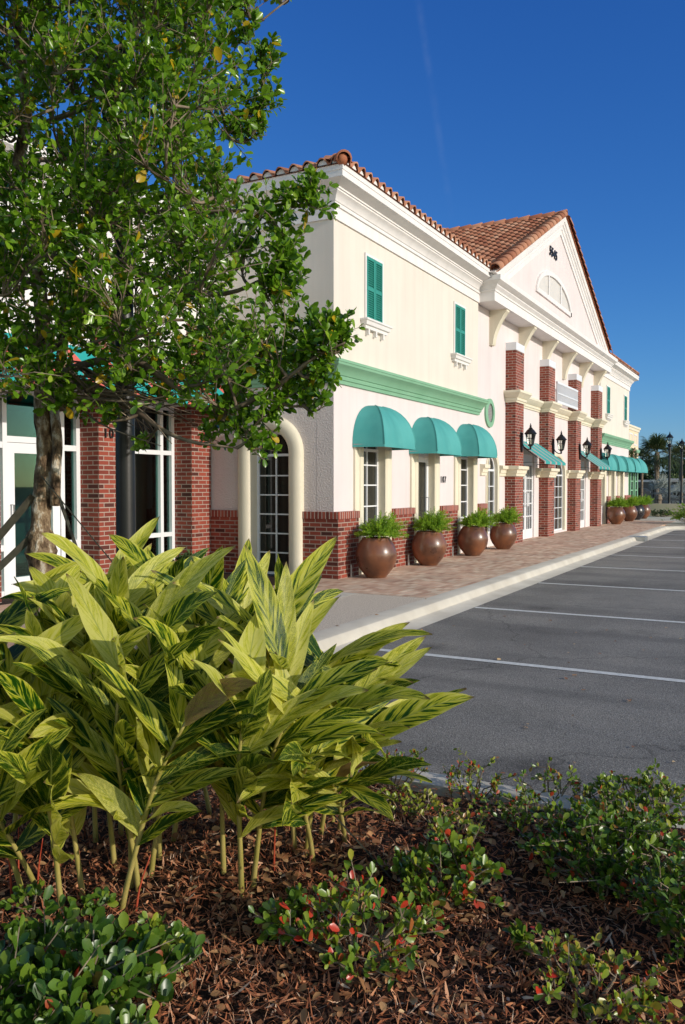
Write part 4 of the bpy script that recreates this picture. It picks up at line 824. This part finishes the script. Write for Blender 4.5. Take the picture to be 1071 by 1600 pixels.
for u, v, d, r, k in ((410, 100, 4.4, .13, 12), (385, 70, 4.4, .15, 8), (412, 170, 4.5, .14, 14), (395, 215, 4.5, .10, 10), (360, 215, 4.5, .12, 10), (375, 10, 4.5, .16, 12), (430, -10, 4.6, .14, 8), (345, 265, 4.4, .12, 9),
                      (490, 315, 4.2, .12, 13), (455, 325, 4.2, .14, 12), (420, 345, 4.2, .16, 12), (440, 385, 4.2, .13, 10), (445, 430, 4.2, .16, 15), (420, 470, 4.2, .18, 14), (455, 455, 4.2, .12, 8), (380, 400, 4.3, .2, 14),
                      (520, 520, 4.0, .13, 15), (500, 550, 4.0, .15, 16), (535, 545, 4.0, .09, 7), (480, 520, 4.1, .13, 10), (465, 580, 4.1, .14, 12), (430, 605, 4.1, .15, 10), (485, 630, 4.1, .09, 6), (440, 630, 4.1, .15, 10), (415, 650, 4.1, .14, 9), (385, 675, 4.1, .12, 8), (410, 700, 4.1, .08, 5), (345, 655, 4.2, .14, 8), (495, 590, 4.05, .12, 9), (500, 640, 4.05, .07, 4), (350, 560, 4.3, .2, 10), (300, 600, 4.4, .18, 8), (365, 640, 4.2, .13, 8), (330, 690, 4.2, .10, 6), (410, 560, 4.2, .2, 15), (370, 600, 4.2, .2, 12),
                      (100, 640, 4.35, .11, 8), (60, 590, 4.3, .2, 10), (20, 560, 4.3, .2, 10), (200, 590, 4.4, .18, 9), (260, 620, 4.5, .18, 8), (170, 660, 4.4, .1, 5), (225, 700, 4.4, .06, 3)):
    cl.append((at(u, v, d), r, k))
TPt = np.array(tp+tr2); br = MB(); LP = []; LD = []; LN = []; LL = []; tw = MB()
limbs = []
for w, pts in ((.028, ((75, 600, 0), (150, 605, -.2), (210, 640, -.3), (255, 672, -.4), (300, 690, -.5), (370, 700, -.55))), (.024, ((75, 590, 0), (200, 560, -.3), (330, 640, -.5), (420, 610, -.6), (490, 560, -.7), (540, 535, -.75))),
               (.022, ((60, 400, 0), (200, 420, -.15), (330, 460, -.3), (420, 430, -.45), (450, 380, -.5))), (.02, ((60, 330, 0), (200, 330, -.1), (360, 330, -.35), (490, 310, -.5))), (.018, ((50, 200, 0), (180, 160, -.1), (300, 190, -.2), (410, 170, -.2))), (.016, ((50, 120, 0), (200, 70, -.1), (330, 80, -.2), (450, 0, -.2))),
               (.02, ((65, 470, 0), (170, 520, .3), (290, 500, .5), (380, 560, .4))), (.02, ((55, 440, 0), (-60, 420, .2), (-200, 400, .1))), (.018, ((40, 300, 0), (-80, 260, -.3), (-250, 230, -.2))), (.016, ((40, 200, 0), (-60, 100, .4), (-160, 20, .4))), (.02, ((60, 520, 0), (0, 560, -.4), (-80, 570, -.7))), (.016, ((50, 250, 0), (150, 250, .5), (260, 270, .7)))):
    P = smooth([at(u, v, TD+z) for u, v, z in pts], 5); br.tube(P, np.linspace(w, .004, len(P)), 6); limbs.append(P[2:])
# every clump hangs on the nearest limb or clump that is nearer the trunk
tdist = [np.linalg.norm(TPt-c, axis=1).min() for c, r, k in cl]; order = np.argsort(tdist); nodes_p = [p for p in TPt if p[2] > 1.75]; nodes_w = [0.0]*len(nodes_p)
for lp in limbs: nodes_p += [np.array(q) for q in lp]; nodes_w += [.0]*len(lp)
for ci in order:
    c, r, k = cl[ci]; NP = np.array(nodes_p); dv = c-NP; ds = np.linalg.norm(dv, axis=1)+np.where(dv[:, 2] < -.05, .5*np.abs(dv[:, 2]), 0)+.22*np.array(nodes_w)+np.where(np.linalg.norm(dv, axis=1) < .08, 1, 0)
    oi = int(ds.argmin()); o = NP[oi]; L = np.linalg.norm(c-o); mid = (o+c)/2+np.array([0, 0, -.10*L])+rng.normal(size=3)*.10*L
    P = smooth([o, mid, c], 4); w0 = nodes_w[oi]; br.tube(P, np.linspace(max(.0045, .011-.004*w0), .0035, len(P)), 5, cap=False)
    nodes_p += [np.array(P[4]), np.array(P[6]), c]; nodes_w += [w0+L*.5, w0+L*.8, w0+L]
    out = unit(c-o+np.array([0, 0, .25]))
    for i in range(int(k*1.4)):
        p0 = np.array(P[rng.integers(3, len(P))]); d = unit(rng.normal(size=3)+out*.9+np.array([0, 0, .25])); p1 = c+d*r*(.5+.6*rng.random()); pm = (p0+p1)/2+rng.normal(size=3)*.02
        tw.tube([p0, pm, p1], [.0032, .0025, .0016], 3, cap=False)
        td = unit(p1-pm); m = 10
        for j in range(m+4):
            if j < m: t = .30+.7*j/m; q = p0*(1-t)**2+2*pm*t*(1-t)+p1*t*t; dl = unit(td*.55+unit(rng.normal(size=3))*.9)
            else: q = p1; dl = unit(td*.9+unit(rng.normal(size=3))*.8)
            LP.append(q); LD.append(dl); LN.append(unit(rng.normal(size=3)*.65+np.array([-.15, -.75, .65]))); LL.append(.026+.030*rng.random())
# bare tangle of thin branches under the crown
for i in range(38):
    a = at(90+60*rng.random(), 560+60*rng.random(), TD-.1+.3*rng.normal()*.4); e = at(200+160*rng.random(), 590+110*rng.random(), TD-.3+.5*rng.normal()*.5); P = smooth([a, (a+e)/2+rng.normal(size=3)*.06, e], 4); br.tube(P, np.linspace(.008, .002, len(P)), 4, cap=False)
br.build('branches', TWIG, tree, smooth=True); tw.build('twigs', TWIG, tree, recalc=False)
n = len(LP); rv = np.clip(rng.normal(.40, .2, n), 0, .95); rv[rng.random(n) < .012] = 1.0; LL = np.array(LL); LL[rv > .96] *= 1.5
V, F, k = leaves(np.array(LP), np.array(LD), np.array(LN), LL, .80); npmesh('foliage', V, F, LEAFT, tree, np.repeat(rv, k)); print('tree leaves', n)
# guy straps that hold the tree
def strap(a, b, label, w=.02):
    a, b = Vector(a), Vector(b); d = (b-a).normalized(); s = d.cross(Vector((.3, -1, .1))).normalized()*w; t = d.cross(s).normalized()*.003
    m = MB(); V = []; n = 10
    for i in range(n+1):
        p = a.lerp(b, i/n)-Zv*.03*math.sin(math.pi*i/n); V += [p-s-t, p+s-t, p+s+t, p-s+t]
    m.add(V, [(i*4+j, i*4+(j+1) % 4, i*4+4+(j+1) % 4, i*4+4+j) for i in range(n) for j in range(4)]); return tag(m.build('tree_strap', STRAP), label, 'strap', 'guy straps of the tree')
g1 = gnd(615, 1376)
strap(at(66, 745, TD-.08), (g1[0], g1[1], .0), 'long dark strap from the trunk down to the mulch, right of the ginger canes', .012)
a = at(52, 775, TD-.06); strap(a, a+Vector((.2, 1.3, -1.42)) if False else (a[0]-.9, a[1]+.75, .02), 'olive strap running down leftwards from the trunk, upper one', .028)
a = at(48, 840, TD-.05); strap(a, (a[0]-1.15, a[1]+.6, .02), 'olive strap running down leftwards from the trunk, lower one', .022)
a = at(84, 752, TD-.04); strap(a, (a[0]+.75, a[1]+.1, .02), 'thin strap running down rightwards beside the white door frame', .014)
# ------------------------------------------------------------------ planting bed
def bed_in(x, y):
    if x > 3.72 and y < 1.9: return False
    if y > 1.9:
        xl = np.interp(y, [1.9, 2.5, 3.1, 3.6, 4.1, 4.6], [3.74, 3.9, 4.5, 5.5, 6.0, 6.2])
        if x > xl: return False
    return y < 5.4
def bz(x, y): return .02*math.sin(x*1.9+.5)*math.cos(y*1.6)+.012*math.sin(x*5.1+y*3.3)-.015+.03*math.exp(-((x-2.3)**2+(y-1.5)**2)/1.2)-.03*max(0, (x-3.3))*(y < 2)
gx = np.linspace(-3, 6.4, 95); gy = np.linspace(-6, 5.4, 115); V = []; idx = {}; F = []
for i, x in enumerate(gx):
    for j, y in enumerate(gy):
        if bed_in(x, y) or bed_in(x-.1, y) : idx[i, j] = len(V); V.append((x, y, bz(x, y)-.01))
for i in range(len(gx)-1):
    for j in range(len(gy)-1):
        q = [(i, j), (i+1, j), (i+1, j+1), (i, j+1)]
        if all(k in idx for k in q): F.append(tuple(idx[k] for k in q))
o = npmesh('mulch_ground', np.array(V), F, SOIL); o['kind'] = 'structure'
# the chips: two bent quads each
def chips(name, n, region, L0, L1, w0, w1, mat, z=0.0, tilt=.35, rfun=None, curl=.2):
    x0, x1, y0, y1 = region; P = []
    while len(P) < n:
        x, y = x0+(x1-x0)*rng.random(), y0+(y1-y0)*rng.random()
        d = math.hypot(x, y)
        if bed_in(x, y) and rng.random() < min(1, (2.4/d)**1.6): P.append((x, y, bz(x, y)+z+.022*rng.random()**1.5))
    P = np.array(P); a = rng.random(n)*2*math.pi; ti = rng.normal(size=n)*tilt; D = np.stack([np.cos(a)*np.cos(ti), np.sin(a)*np.cos(ti), np.sin(ti)], 1)
    U = unit(np.array([0, 0, 1.])+rng.normal(size=(n, 3))*.45); B = unit(np.cross(U, D)); U = np.cross(D, B); L = (L0+(L1-L0)*rng.random(n)**1.7)[:, None]; w = (w0+(w1-w0)*rng.random(n))[:, None]; cu = (rng.normal(size=n)*curl)[:, None]*L
    ends = P-D*L/2+U*cu*.5, P, P+D*L/2+U*cu*.5; ws = (.3, 1., .18); V = []
    for e, k in zip(ends, ws): V += [e-B*w*k, e+B*w*k]
    V = np.stack(V, 1).reshape(-1, 3); V[:, 2] = np.maximum(V[:, 2], -.012); F = [(i*6+a, i*6+a+1, i*6+a+3, i*6+a+2) for i in range(n) for a in (0, 2)]
    rr = rfun(n) if rfun else rng.random(n); o = npmesh(name, V, F, mat, None, np.repeat(rr, 6), smooth=False); o['kind'] = 'stuff'; return o
chips('bark_mulch', 46000, (.7, 4.4, -1.2, 3.6), .012, .068, .0012, .0058, CHIP, tilt=.55, rfun=lambda n: np.clip(rng.normal(.50, .24, n), 0, 1))
chips('bark_fibres', 16000, (.7, 4.2, -1.2, 3.4), .03, .11, .0006, .0016, CHIP, .006, .45, rfun=lambda n: np.clip(rng.normal(.62, .2, n), 0, 1), curl=.5)
n = 2400; P = []
while len(P) < n:
    x, y = (1.2+3.0*rng.random(), -1.2+4.6*rng.random()); near = math.exp(-(((x-2.5)/.7)**2+((y-1.4)/.8)**2))
    if bed_in(x, y) and rng.random() < .12+.88*near: P.append((x, y, bz(x, y)+.012+.012*rng.random()))
P = np.array(P); V, F, k = leaves(P, np.concatenate([rng.normal(size=(n, 2)), rng.normal(size=(n, 1))*.25], 1), np.tile([0, 0, 1.], (n, 1))+rng.normal(size=(n, 3))*.45, .018+.030*rng.random(n), .6+.35*rng.random(n)); npmesh('fallen_leaves', V, F, DEADL, None, np.repeat(np.clip(rng.normal(.4, .25, n), 0, 1), k))['kind'] = 'stuff'
n = 90; P = np.stack([4.1+6*rng.random(n)**1.6, -1.0+5.2*rng.random(n), np.zeros(n)], 1); P[:, 2] = np.where(P[:, 1] > 3.62, .006, ZR+.010); P = P[(P[:, 0] > 6.6) | (P[:, 1] < 1.6)]
V, F, k = leaves(P, np.stack([np.cos(P[:, 0]*40), np.sin(P[:, 0]*40), 0*P[:, 0]], 1), np.tile([0, 0, 1.], (len(P), 1))+rng.normal(size=(len(P), 3))*.2, .025+.03*rng.random(len(P)), .9); V[:, 2] = np.maximum(V[:, 2], ZR+.003); npmesh('stray_leaves', V, F, DEADL, None, np.repeat(rng.random(len(P)), k))['kind'] = 'stuff'
# ------------------------------------------------------------------ shell ginger
def ginger_leaf(base, d0, L, Wd, droop, twist, out, nl=12, na=4):
    V, F, UV, b0 = out; b = len(V); p = np.array(base, float); d = unit(np.array(d0, float)); side = unit(np.cross(d, np.array([-.15, -.55, .75]))+rng.normal(size=3)*.10); st = L/nl; fold = .15+.28*rng.random(); wv = rng.random()*6; bend = rng.normal()*.06
    for i in range(nl+1):
        t = i/nl; up = np.cross(side, d); w = Wd*max(.0, math.sin(math.pi*min(1, t*.96+.04)**.85))**.75*(1-.25*t) if i < nl else .0
        ca, sa = math.cos(twist*t), math.sin(twist*t); s2 = side*ca+up*sa; u2 = up*ca-side*sa
        for j in range(na+1):
            s = -1+2*j/na; V.append(p+s2*s*w+u2*(abs(s)**1.3*w*fold+.004*math.sin(t*13+wv+s*2)*abs(s))); UV.append((s, t))
        p = p+d*st; d = d+np.array([0, 0, -1.])*droop*st*(.3+1.3*t)/L*1.0+side*bend*st/L; d = unit(d); side = unit(side-d*side.dot(d))
    k = na+1
    for i in range(nl):
        for j in range(na): q = b+i*k+j; F.append((q, q+k, q+k+1, q+1))
    return (nl+1)*k
def cane(clump, base, tip, nleaf, lean_out=(0, 0, 0), first=.37, Lr=(.30, .49), facing=None, thick=.0115):
    base, tip = np.array(base, float), np.array(tip, float); H = np.linalg.norm(tip-base); mid = base*.45+tip*.55+np.array([0, 0, .12*H])+rng.normal(size=3)*.02
    P = smooth([base-[0, 0, .04], base*.75+mid*.25, mid, tip], 5)
    c = MB().tube(P, np.linspace(thick, thick*.45, len(P)), 8).build('cane', CANE, clump, smooth=True)
    V = []; F = []; UV = []; rn = []; phi = rng.random()*2*math.pi if facing is None else facing
    Pn = np.array(P); cum = np.concatenate([[0], np.cumsum(np.linalg.norm(np.diff(Pn, axis=0), axis=1))]); cum /= cum[-1]
    for i in range(nleaf):
        t = first+(1-first)*(i+.3*rng.random())/max(nleaf-1, 1); t = min(t, 1); q = np.array([np.interp(t, cum, Pn[:, a]) for a in range(3)])
        tdir = unit(np.array([np.interp(min(t+.05, 1), cum, Pn[:, a])-np.interp(max(t-.12, 0), cum, Pn[:, a]) for a in range(3)]))
        ph = phi+math.pi*(i % 2)+rng.normal()*.45; h = np.array([math.cos(ph), math.sin(ph), 0]); up = .55+.5*t+rng.normal()*.15
        d = unit(h*.9+tdir*up); L = Lr[0]+(Lr[1]-Lr[0])*(.35+.65*rng.random())*(1-.15*abs(t-.7)); L *= .75 if t < .5 else 1
        m = ginger_leaf(q, d, L, L*(.105+.035*rng.random()), (.30+.75*rng.random()), rng.normal()*.30, (V, F, UV, 0)); rn += [rng.random()]*m
    npmesh('foliage', np.array(V), F, GINGER, c, rn, np.array(UV)); return c
GC = [('shell_ginger', (60, 1400), 'tall yellow green variegated ginger clump at the left edge with reddish shoots', [((98, 1428), (35, 1150), 2.75, 7), ((62, 1395), (-40, 1180), 2.7, 6), ((130, 1400), (70, 1090), 2.9, 8), ((40, 1400), (-70, 1040), 2.75, 7), ((-10, 1330), (20, 1010), 3.0, 8), ((85, 1340), (60, 960), 3.2, 8), ((-60, 1400), (-120, 1000), 2.8, 7), ((20, 1300), (90, 940), 3.4, 8), ((-40, 1330), (-30, 960), 3.1, 7), ((60, 1300), (0, 930), 3.5, 7)]),
      ('shell_ginger', (215, 1400), 'variegated ginger clump in the middle of the bed with leaning cane in front', [((188, 1428), (290, 1085), 2.72, 8), ((205, 1390), (215, 1130), 2.85, 6), ((218, 1395), (190, 1010), 2.9, 8), ((235, 1375), (300, 1000), 3.0, 8), ((180, 1360), (140, 1010), 3.0, 8), ((250, 1350), (230, 940), 3.1, 9), ((190, 1310), (180, 900), 3.3, 9), ((270, 1320), (330, 1040), 3.1, 8), ((150, 1320), (120, 940), 3.3, 8), ((240, 1290), (265, 890), 3.5, 8), ((170, 1290), (170, 870), 3.6, 6)]),
      ('shell_ginger', (440, 1380), 'wide yellow variegated ginger clump leaning over the parking lot on the right', [((378, 1402), (380, 1080), 2.75, 8), ((395, 1390), (470, 1060), 2.8, 8), ((350, 1370), (330, 1040), 2.95, 7), ((462, 1335), (455, 1000), 3.0, 9), ((478, 1340), (545, 1080), 2.95, 8), ((530, 1300), (610, 1110), 3.05, 8), ((500, 1310), (590, 1050), 3.2, 9), ((430, 1310), (420, 950), 3.2, 9), ((470, 1290), (520, 990), 3.3, 9), ((400, 1300), (370, 930), 3.3, 9), ((520, 1280), (560, 1010), 3.4, 9), ((360, 1280), (310, 930), 3.5, 9), ((440, 1270), (450, 920), 3.6, 8), ((390, 1260), (370, 900), 3.7, 8), ((540, 1320), (560, 1180), 2.95, 6), ((490, 1350), (500, 1140), 2.8, 6), ((330, 1270), (250, 910), 3.7, 8)])]
for nm, bp0, lab, canes in GC:
    b = gnd(*bp0); t = thing(nm, (b[0], b[1], 0), lab, 'plant')
    for (bu, bv), (tu, tv), dt, nl in canes:
        g0 = gnd(bu, bv); cane(t, (g0[0], g0[1], bz(g0[0], g0[1])), at(tu-(14 if tu > 430 else 0)-(26 if tu > 540 else 0), tv+44, dt), nl+5)
    for i in range(3 if bp0[0] < 100 else 1):
        u, v = bp0[0]+rng.normal()*60, bp0[1]+rng.normal()*15; g0 = gnd(u, v)
        dx, dy = rng.normal(size=2)*.05; MB().tube(smooth([(g0[0], g0[1], -.02), (g0[0]+dx*.3, g0[1]+dy*.3, .09), (g0[0]+dx, g0[1]+dy, .18+.1*rng.random())], 4), np.linspace(.0055, .0015, 9), 6).build('young_shoot', REDSH, t, smooth=True)
# ------------------------------------------------------------------ low shrubs with rounded leaves
def shrub(loc, rad, h, nst, label, Lf=.034, dens=9, red=.05, name='shrub', mat=None, bias=.45, seed=0, shape=.55, group='low rounded-leaf shrubs in the mulch'):
    r = np.random.default_rng(seed+11); t = thing(name, loc, label, 'shrub', group); x, y, z = loc; st = MB(); P = []; D = []; Nn = []; L = []
    for i in range(nst):
        a = r.random()*2*math.pi; q = math.sqrt(r.random()); e = np.array([x+math.cos(a)*q*rad, y+math.sin(a)*q*rad, z+h*(1-shape*q*q)*(.6+.45*r.random())]); b = np.array([x+math.cos(a)*q*rad*.22, y+math.sin(a)*q*rad*.22, z-.02]); m = (b+e)/2+np.array([math.cos(a), math.sin(a), 0])*rad*.14+r.normal(size=3)*.015
        st.tube([b, m, e], [.005, .0035, .002], 4, cap=False); td = unit(e-m)
        for s in range(2):          # side twigs
            e2 = e+r.normal(size=3)*rad*.22*np.array([1, 1, .6]); e2[2] = max(e2[2], z+.04); st.tube([m*.3+e*.7, e2], [.0025, .0015], 3, cap=False)
            for j in range(int(dens*.8)+1): P.append(m*.3+e*.7+(e2-m*.3-e*.7)*(.5+.5*r.random())); dl = unit(unit(e2-m)*.6+r.normal(size=3)*.6+[0, 0, .25]); D.append(dl); Nn.append(unit(r.normal(size=3)*.5+[-.1, -.65, .7])); L.append(Lf*(.50+.52*r.random()))
        for j in range(int(dens*1.25)): tt = .62+.38*r.random(); P.append(m+(e-m)*(tt*2-1)); dl = unit(td*.7+r.normal(size=3)*.6); D.append(dl); Nn.append(unit(r.normal(size=3)*.5+[-.1, -.65, .7])); L.append(Lf*(.50+.52*r.random()))
    st.build('stems', TWIG, t, recalc=False); n = len(P); rv = np.clip(r.normal(bias, .18, n), 0, .88); rv[r.random(n) < red] = .90+.10*r.random(int((r.random(1) >= 0).sum()))[0]
    idx = np.where(r.random(n) < red)[0]; rv[idx] = .9+.1*r.random(len(idx))
    V, F, k = leaves(np.array(P), np.array(D), np.array(Nn), np.array(L), .84); npmesh('foliage', V, F, mat or LEAFS, t, np.repeat(rv, k)); return t
def G(u, v): g0 = gnd(u, v); return (g0[0], g0[1], bz(g0[0], g0[1]))
shrub(G(95, 1605), .29, .19, 95, 'dense dark green shrub in the bottom left corner of the bed', .056, 7, .012, bias=.30, seed=1)
shrub(G(235, 1545), .12, .13, 16, 'small upright light green shrub beside the corner shrub', .044, 7, .05, bias=.55, seed=14)
shrub(G(555, 1500), .23, .18, 44, 'open bushy shrub with scattered red leaves at the front of the mulch', .042, 6, .07, bias=.52, seed=2)
shrub(G(450, 1475), .10, .13, 10, 'small sparse shrub joining the left side of the open bushy one', .042, 6, .05, bias=.5, seed=15)
shrub(G(700, 1400), .19, .19, 46, 'bushy green shrub with big red leaves, right of the ginger canes', .044, 7, .05, bias=.48, seed=3)
shrub(G(955, 1360), .29, .21, 135, 'largest dark green shrub, spreading at the right side of the bed', .038, 7, .03, bias=.38, seed=4)
shrub(G(1005, 1275), .25, .16, 52, 'olive green shrub against the kerb at the right', .036, 7, .03, bias=.55, seed=5)
shrub(G(825, 1285), .22, .09, 26, 'low thin shrub behind the largest one, along the kerb', .03, 6, .06, bias=.5, seed=6)
shrub(G(860, 1240), .17, .19, 14, 'twiggy half bare shrub at the kerb edge', .03, 5, .07, bias=.5, seed=7)
shrub(G(740, 1232), .15, .19, 24, 'small shrub with red leaves leaning over the kerb', .028, 6, .10, bias=.6, seed=8)
shrub(G(615, 1215), .18, .24, 20, 'twiggy reddish shrub half hidden behind the ginger leaves', .026, 5, .12, bias=.62, seed=9)
shrub(G(635, 1265), .15, .10, 18, 'low yellowish shrub in front of the kerb gap', .028, 6, .02, bias=.78, seed=10)
shrub(G(720, 1315), .16, .09, 14, 'low sparse yellow and red leaved shrub near the kerb', .032, 5, .12, bias=.74, seed=16)
shrub(G(930, 1555), .19, .13, 24, 'sparse reddish brown shrub at the lower right', .036, 5, .12, bias=.62, seed=12)
shrub(G(828, 1488), .05, .08, 4, 'tiny two-stemmed seedling between the larger shrubs', .042, 4, .0, bias=.45, seed=13)
shrub(G(152, 1435), .04, .08, 4, 'tiny seedling at the foot of the ginger canes', .042, 4, .0, bias=.4, seed=17)
shrub(G(1130, 1480), .25, .30, 70, 'dark green shrub at the right edge of the bed', .04, 7, .02, bias=.36, seed=18)
shrub(G(50, 1420), .06, .07, 5, 'tiny seedling left of the ginger canes', .04, 4, .0, bias=.4, seed=19)
g0 = gnd(285, 893); shrub((10.45, 8.42, 0), .22, .34, 60, 'small grassy plant at the foot of the storefront pillar', .10, 6, 0, 'grass_plant', LEAFB, .6, 20, group=None)
# ------------------------------------------------------------------ far end: low wall, hedge, palms, trees
WALLM = M('tan wall stucco', (.52, .44, .32), (.60, .52, .39), 1, .9, .2, 50)
lw = MB(); lw.box(42.0, 42.25, -12, 6.2, 0, .60); tag(lw.build('low_wall', WALLM), 'low tan stucco wall closing off the far end of the pavement', 'wall')
shrub((34.3, 3.1, 0), .95, .85, 150, 'round bright green bush on the island at the far right', .07, 9, 0, 'bush', LEAFF, .3, 21, .7, None)
shrub((44.3, 5.2, 0), .6, .3, 40, 'low dark plant at the base of the far lamp post', .08, 8, 0, 'bush', LEAFB, .4, 22, .5, None)
shrub((41.3, 5.35, 0), .5, .3, 40, 'low dark plant in front of the low wall', .08, 8, 0, 'bush', LEAFB, .45, 24, .5, None)
def palm(loc, h, label, fr_n=46, fl=1.7, mat=LEAFP, seed=0, trunk=.16, droop=1.0):
    r = np.random.default_rng(seed); t = thing('palm_tree', loc, label, 'palm'); x, y, z = loc
    if h > .8: MB().lathe([(trunk*1.25, z), (trunk, z+.3), (trunk, z+h*.6), (trunk*1.3, z+h-.3), (trunk*.8, z+h)], (x, y), 10).build('trunk', TWIG, t)
    V = []; F = []; rn = []
    for i in range(fr_n):
        a = r.random()*2*math.pi; el = -.5+2.0*r.random(); d = np.array([math.cos(a)*math.cos(el), math.sin(a)*math.cos(el), math.sin(el)]); L = fl*(.7+.4*r.random()); rv = r.random()*(.4 if el < 0 else 1); base = np.array([x, y, z+h]); s = unit(np.cross(d, [0, 0, 1.]))
        stem = base+d*L*.55+np.array([0, 0, -.12*droop*L]); b = len(V); w = s*.012; V += [base-w, base+w, stem+w, stem-w]; F.append((b, b+1, b+2, b+3)); rn += [rv]*4
        for j in range(22):
            ang = -1.9+3.8*j/21; dl = unit(d*math.cos(ang)+s*math.sin(ang)+r.normal(size=3)*.06); ll = L*.55*(.75+.25*math.cos(ang)); tip = stem+dl*ll+np.array([0, 0, -.35*droop*ll]); mid = stem+dl*ll*.6+np.array([0, 0, -.06*droop]); w = np.cross(dl, unit(np.cross(s, d)))*.022*fl/1.5; b = len(V)
            V += [stem-w*.4, stem+w*.4, mid+w, mid-w, tip]; F += [(b, b+1, b+2, b+3), (b+3, b+2, b+4)]; rn += [rv]*5
    npmesh('fronds', np.array(V), F, mat, t, rn, smooth=False); return t
def A2(u, v, d, z=0): p = at(u, v, d); return (float(p[0]), float(p[1]), z)
palm(A2(1026, 780, 56), 3.7, 'sabal palm with a round dark crown beyond the low wall', 60, 1.75, seed=1)
palm(A2(1003, 780, 62), 3.4, 'slim palm close beside the far shop, left of the round crowned palm', 34, 1.3, seed=2, trunk=.09)
palm(A2(1064, 780, 66), 3.6, 'palm behind the rightmost lamp post', 46, 1.8, seed=3)
palm(A2(1090, 780, 62), 3.2, 'palm at the right edge of the view', 46, 1.8, seed=5)
palm(A2(1030, 780, 52), .9, 'low silver fan palm below the round crowned palm', 15, 1.5, LEAFV, 4, droop=.5)
palm(A2(1056, 780, 54), .7, 'low grey green fan palm between the two far lamp posts', 18, 1.6, LEAFV, 6, droop=.6)
def far_tree(loc, h, w, label, seed, bias=.4):
    r = np.random.default_rng(seed); t = thing('background_tree', loc, label, 'tree', 'dark trees beyond the low wall'); x, y, z = loc; n = 1500
    MB().tube([(x, y, z), (x+.1, y, z+h*.5), (x, y, z+h*.8)], [.14, .09, .03], 6).build('trunk', TWIG, t)
    cs = np.array([(x, y, z+h*.6)])+r.normal(size=(14, 3))*[w*.42, w*.42, h*.20]; P = cs[r.integers(0, 14, n)]+rdir(n)*(w*.26)*(r.random((n, 1))**.4); P[:, 2] = np.maximum(P[:, 2], z+.1)
    V, F, k = leaves(P, r.normal(size=(n, 3)), r.normal(size=(n, 3))*.6+[0, 0, .7], .16+.14*r.random(n), 1.3); npmesh('crown', V, F, LEAFB, t, np.repeat(np.clip(r.normal(bias, .2, n), 0, 1), k))
for i, (u, d, h, w, lab) in enumerate(((1005, 74, 3.2, 1.7, 'dark bushy tree just right of the far shop'), (1018, 80, 3.3, 2.2, 'dark tree behind the trunk of the round crowned palm'), (1038, 76, 3.0, 2.0, 'olive tree behind the nearer of the far lamp posts'), (1052, 82, 3.9, 2.2, 'taller dark tree between the two far lamp posts'), (1068, 78, 4.0, 2.4, 'dark tree behind the rightmost lamp post'), (1090, 80, 4.3, 2.6, 'dark tree at the right edge behind the palms'), (990, 84, 3.0, 2.2, 'dark tree half hidden behind the far shop'))):
    far_tree(A2(u, 790, d), h, w, lab, 30+i, .35+.1*(i % 3))
for i, (u, d, w, h, m_, lab) in enumerate(((1008, 68, 7.0, 1.75, M('grey rendered wall', (.13, .125, .12), (.17, .165, .16), 1, .9), 'low grey building with a white roof edge far behind the palms'), (1085, 72, 5.0, 1.9, WALLM, 'cream building partly seen behind the rightmost lamp post'))):
    c = A2(u, 790, d); t = thing('distant_building', c, lab, 'building'); x, y, z = c
    MB().box(x, x+4, y-w/2, y+w/2, 0, h).build('wall', m_, t); MB().box(x-.12, x+4.1, y-w/2-.1, y+w/2+.1, h, h+.18).build('roof', WHITE, t)
    for k in range(4): yy = y-w/2+.6+k*w/4.4; MB().box(x-.02, x, yy, yy+.7, .5, 1.3).build('window', GLASSD, t)
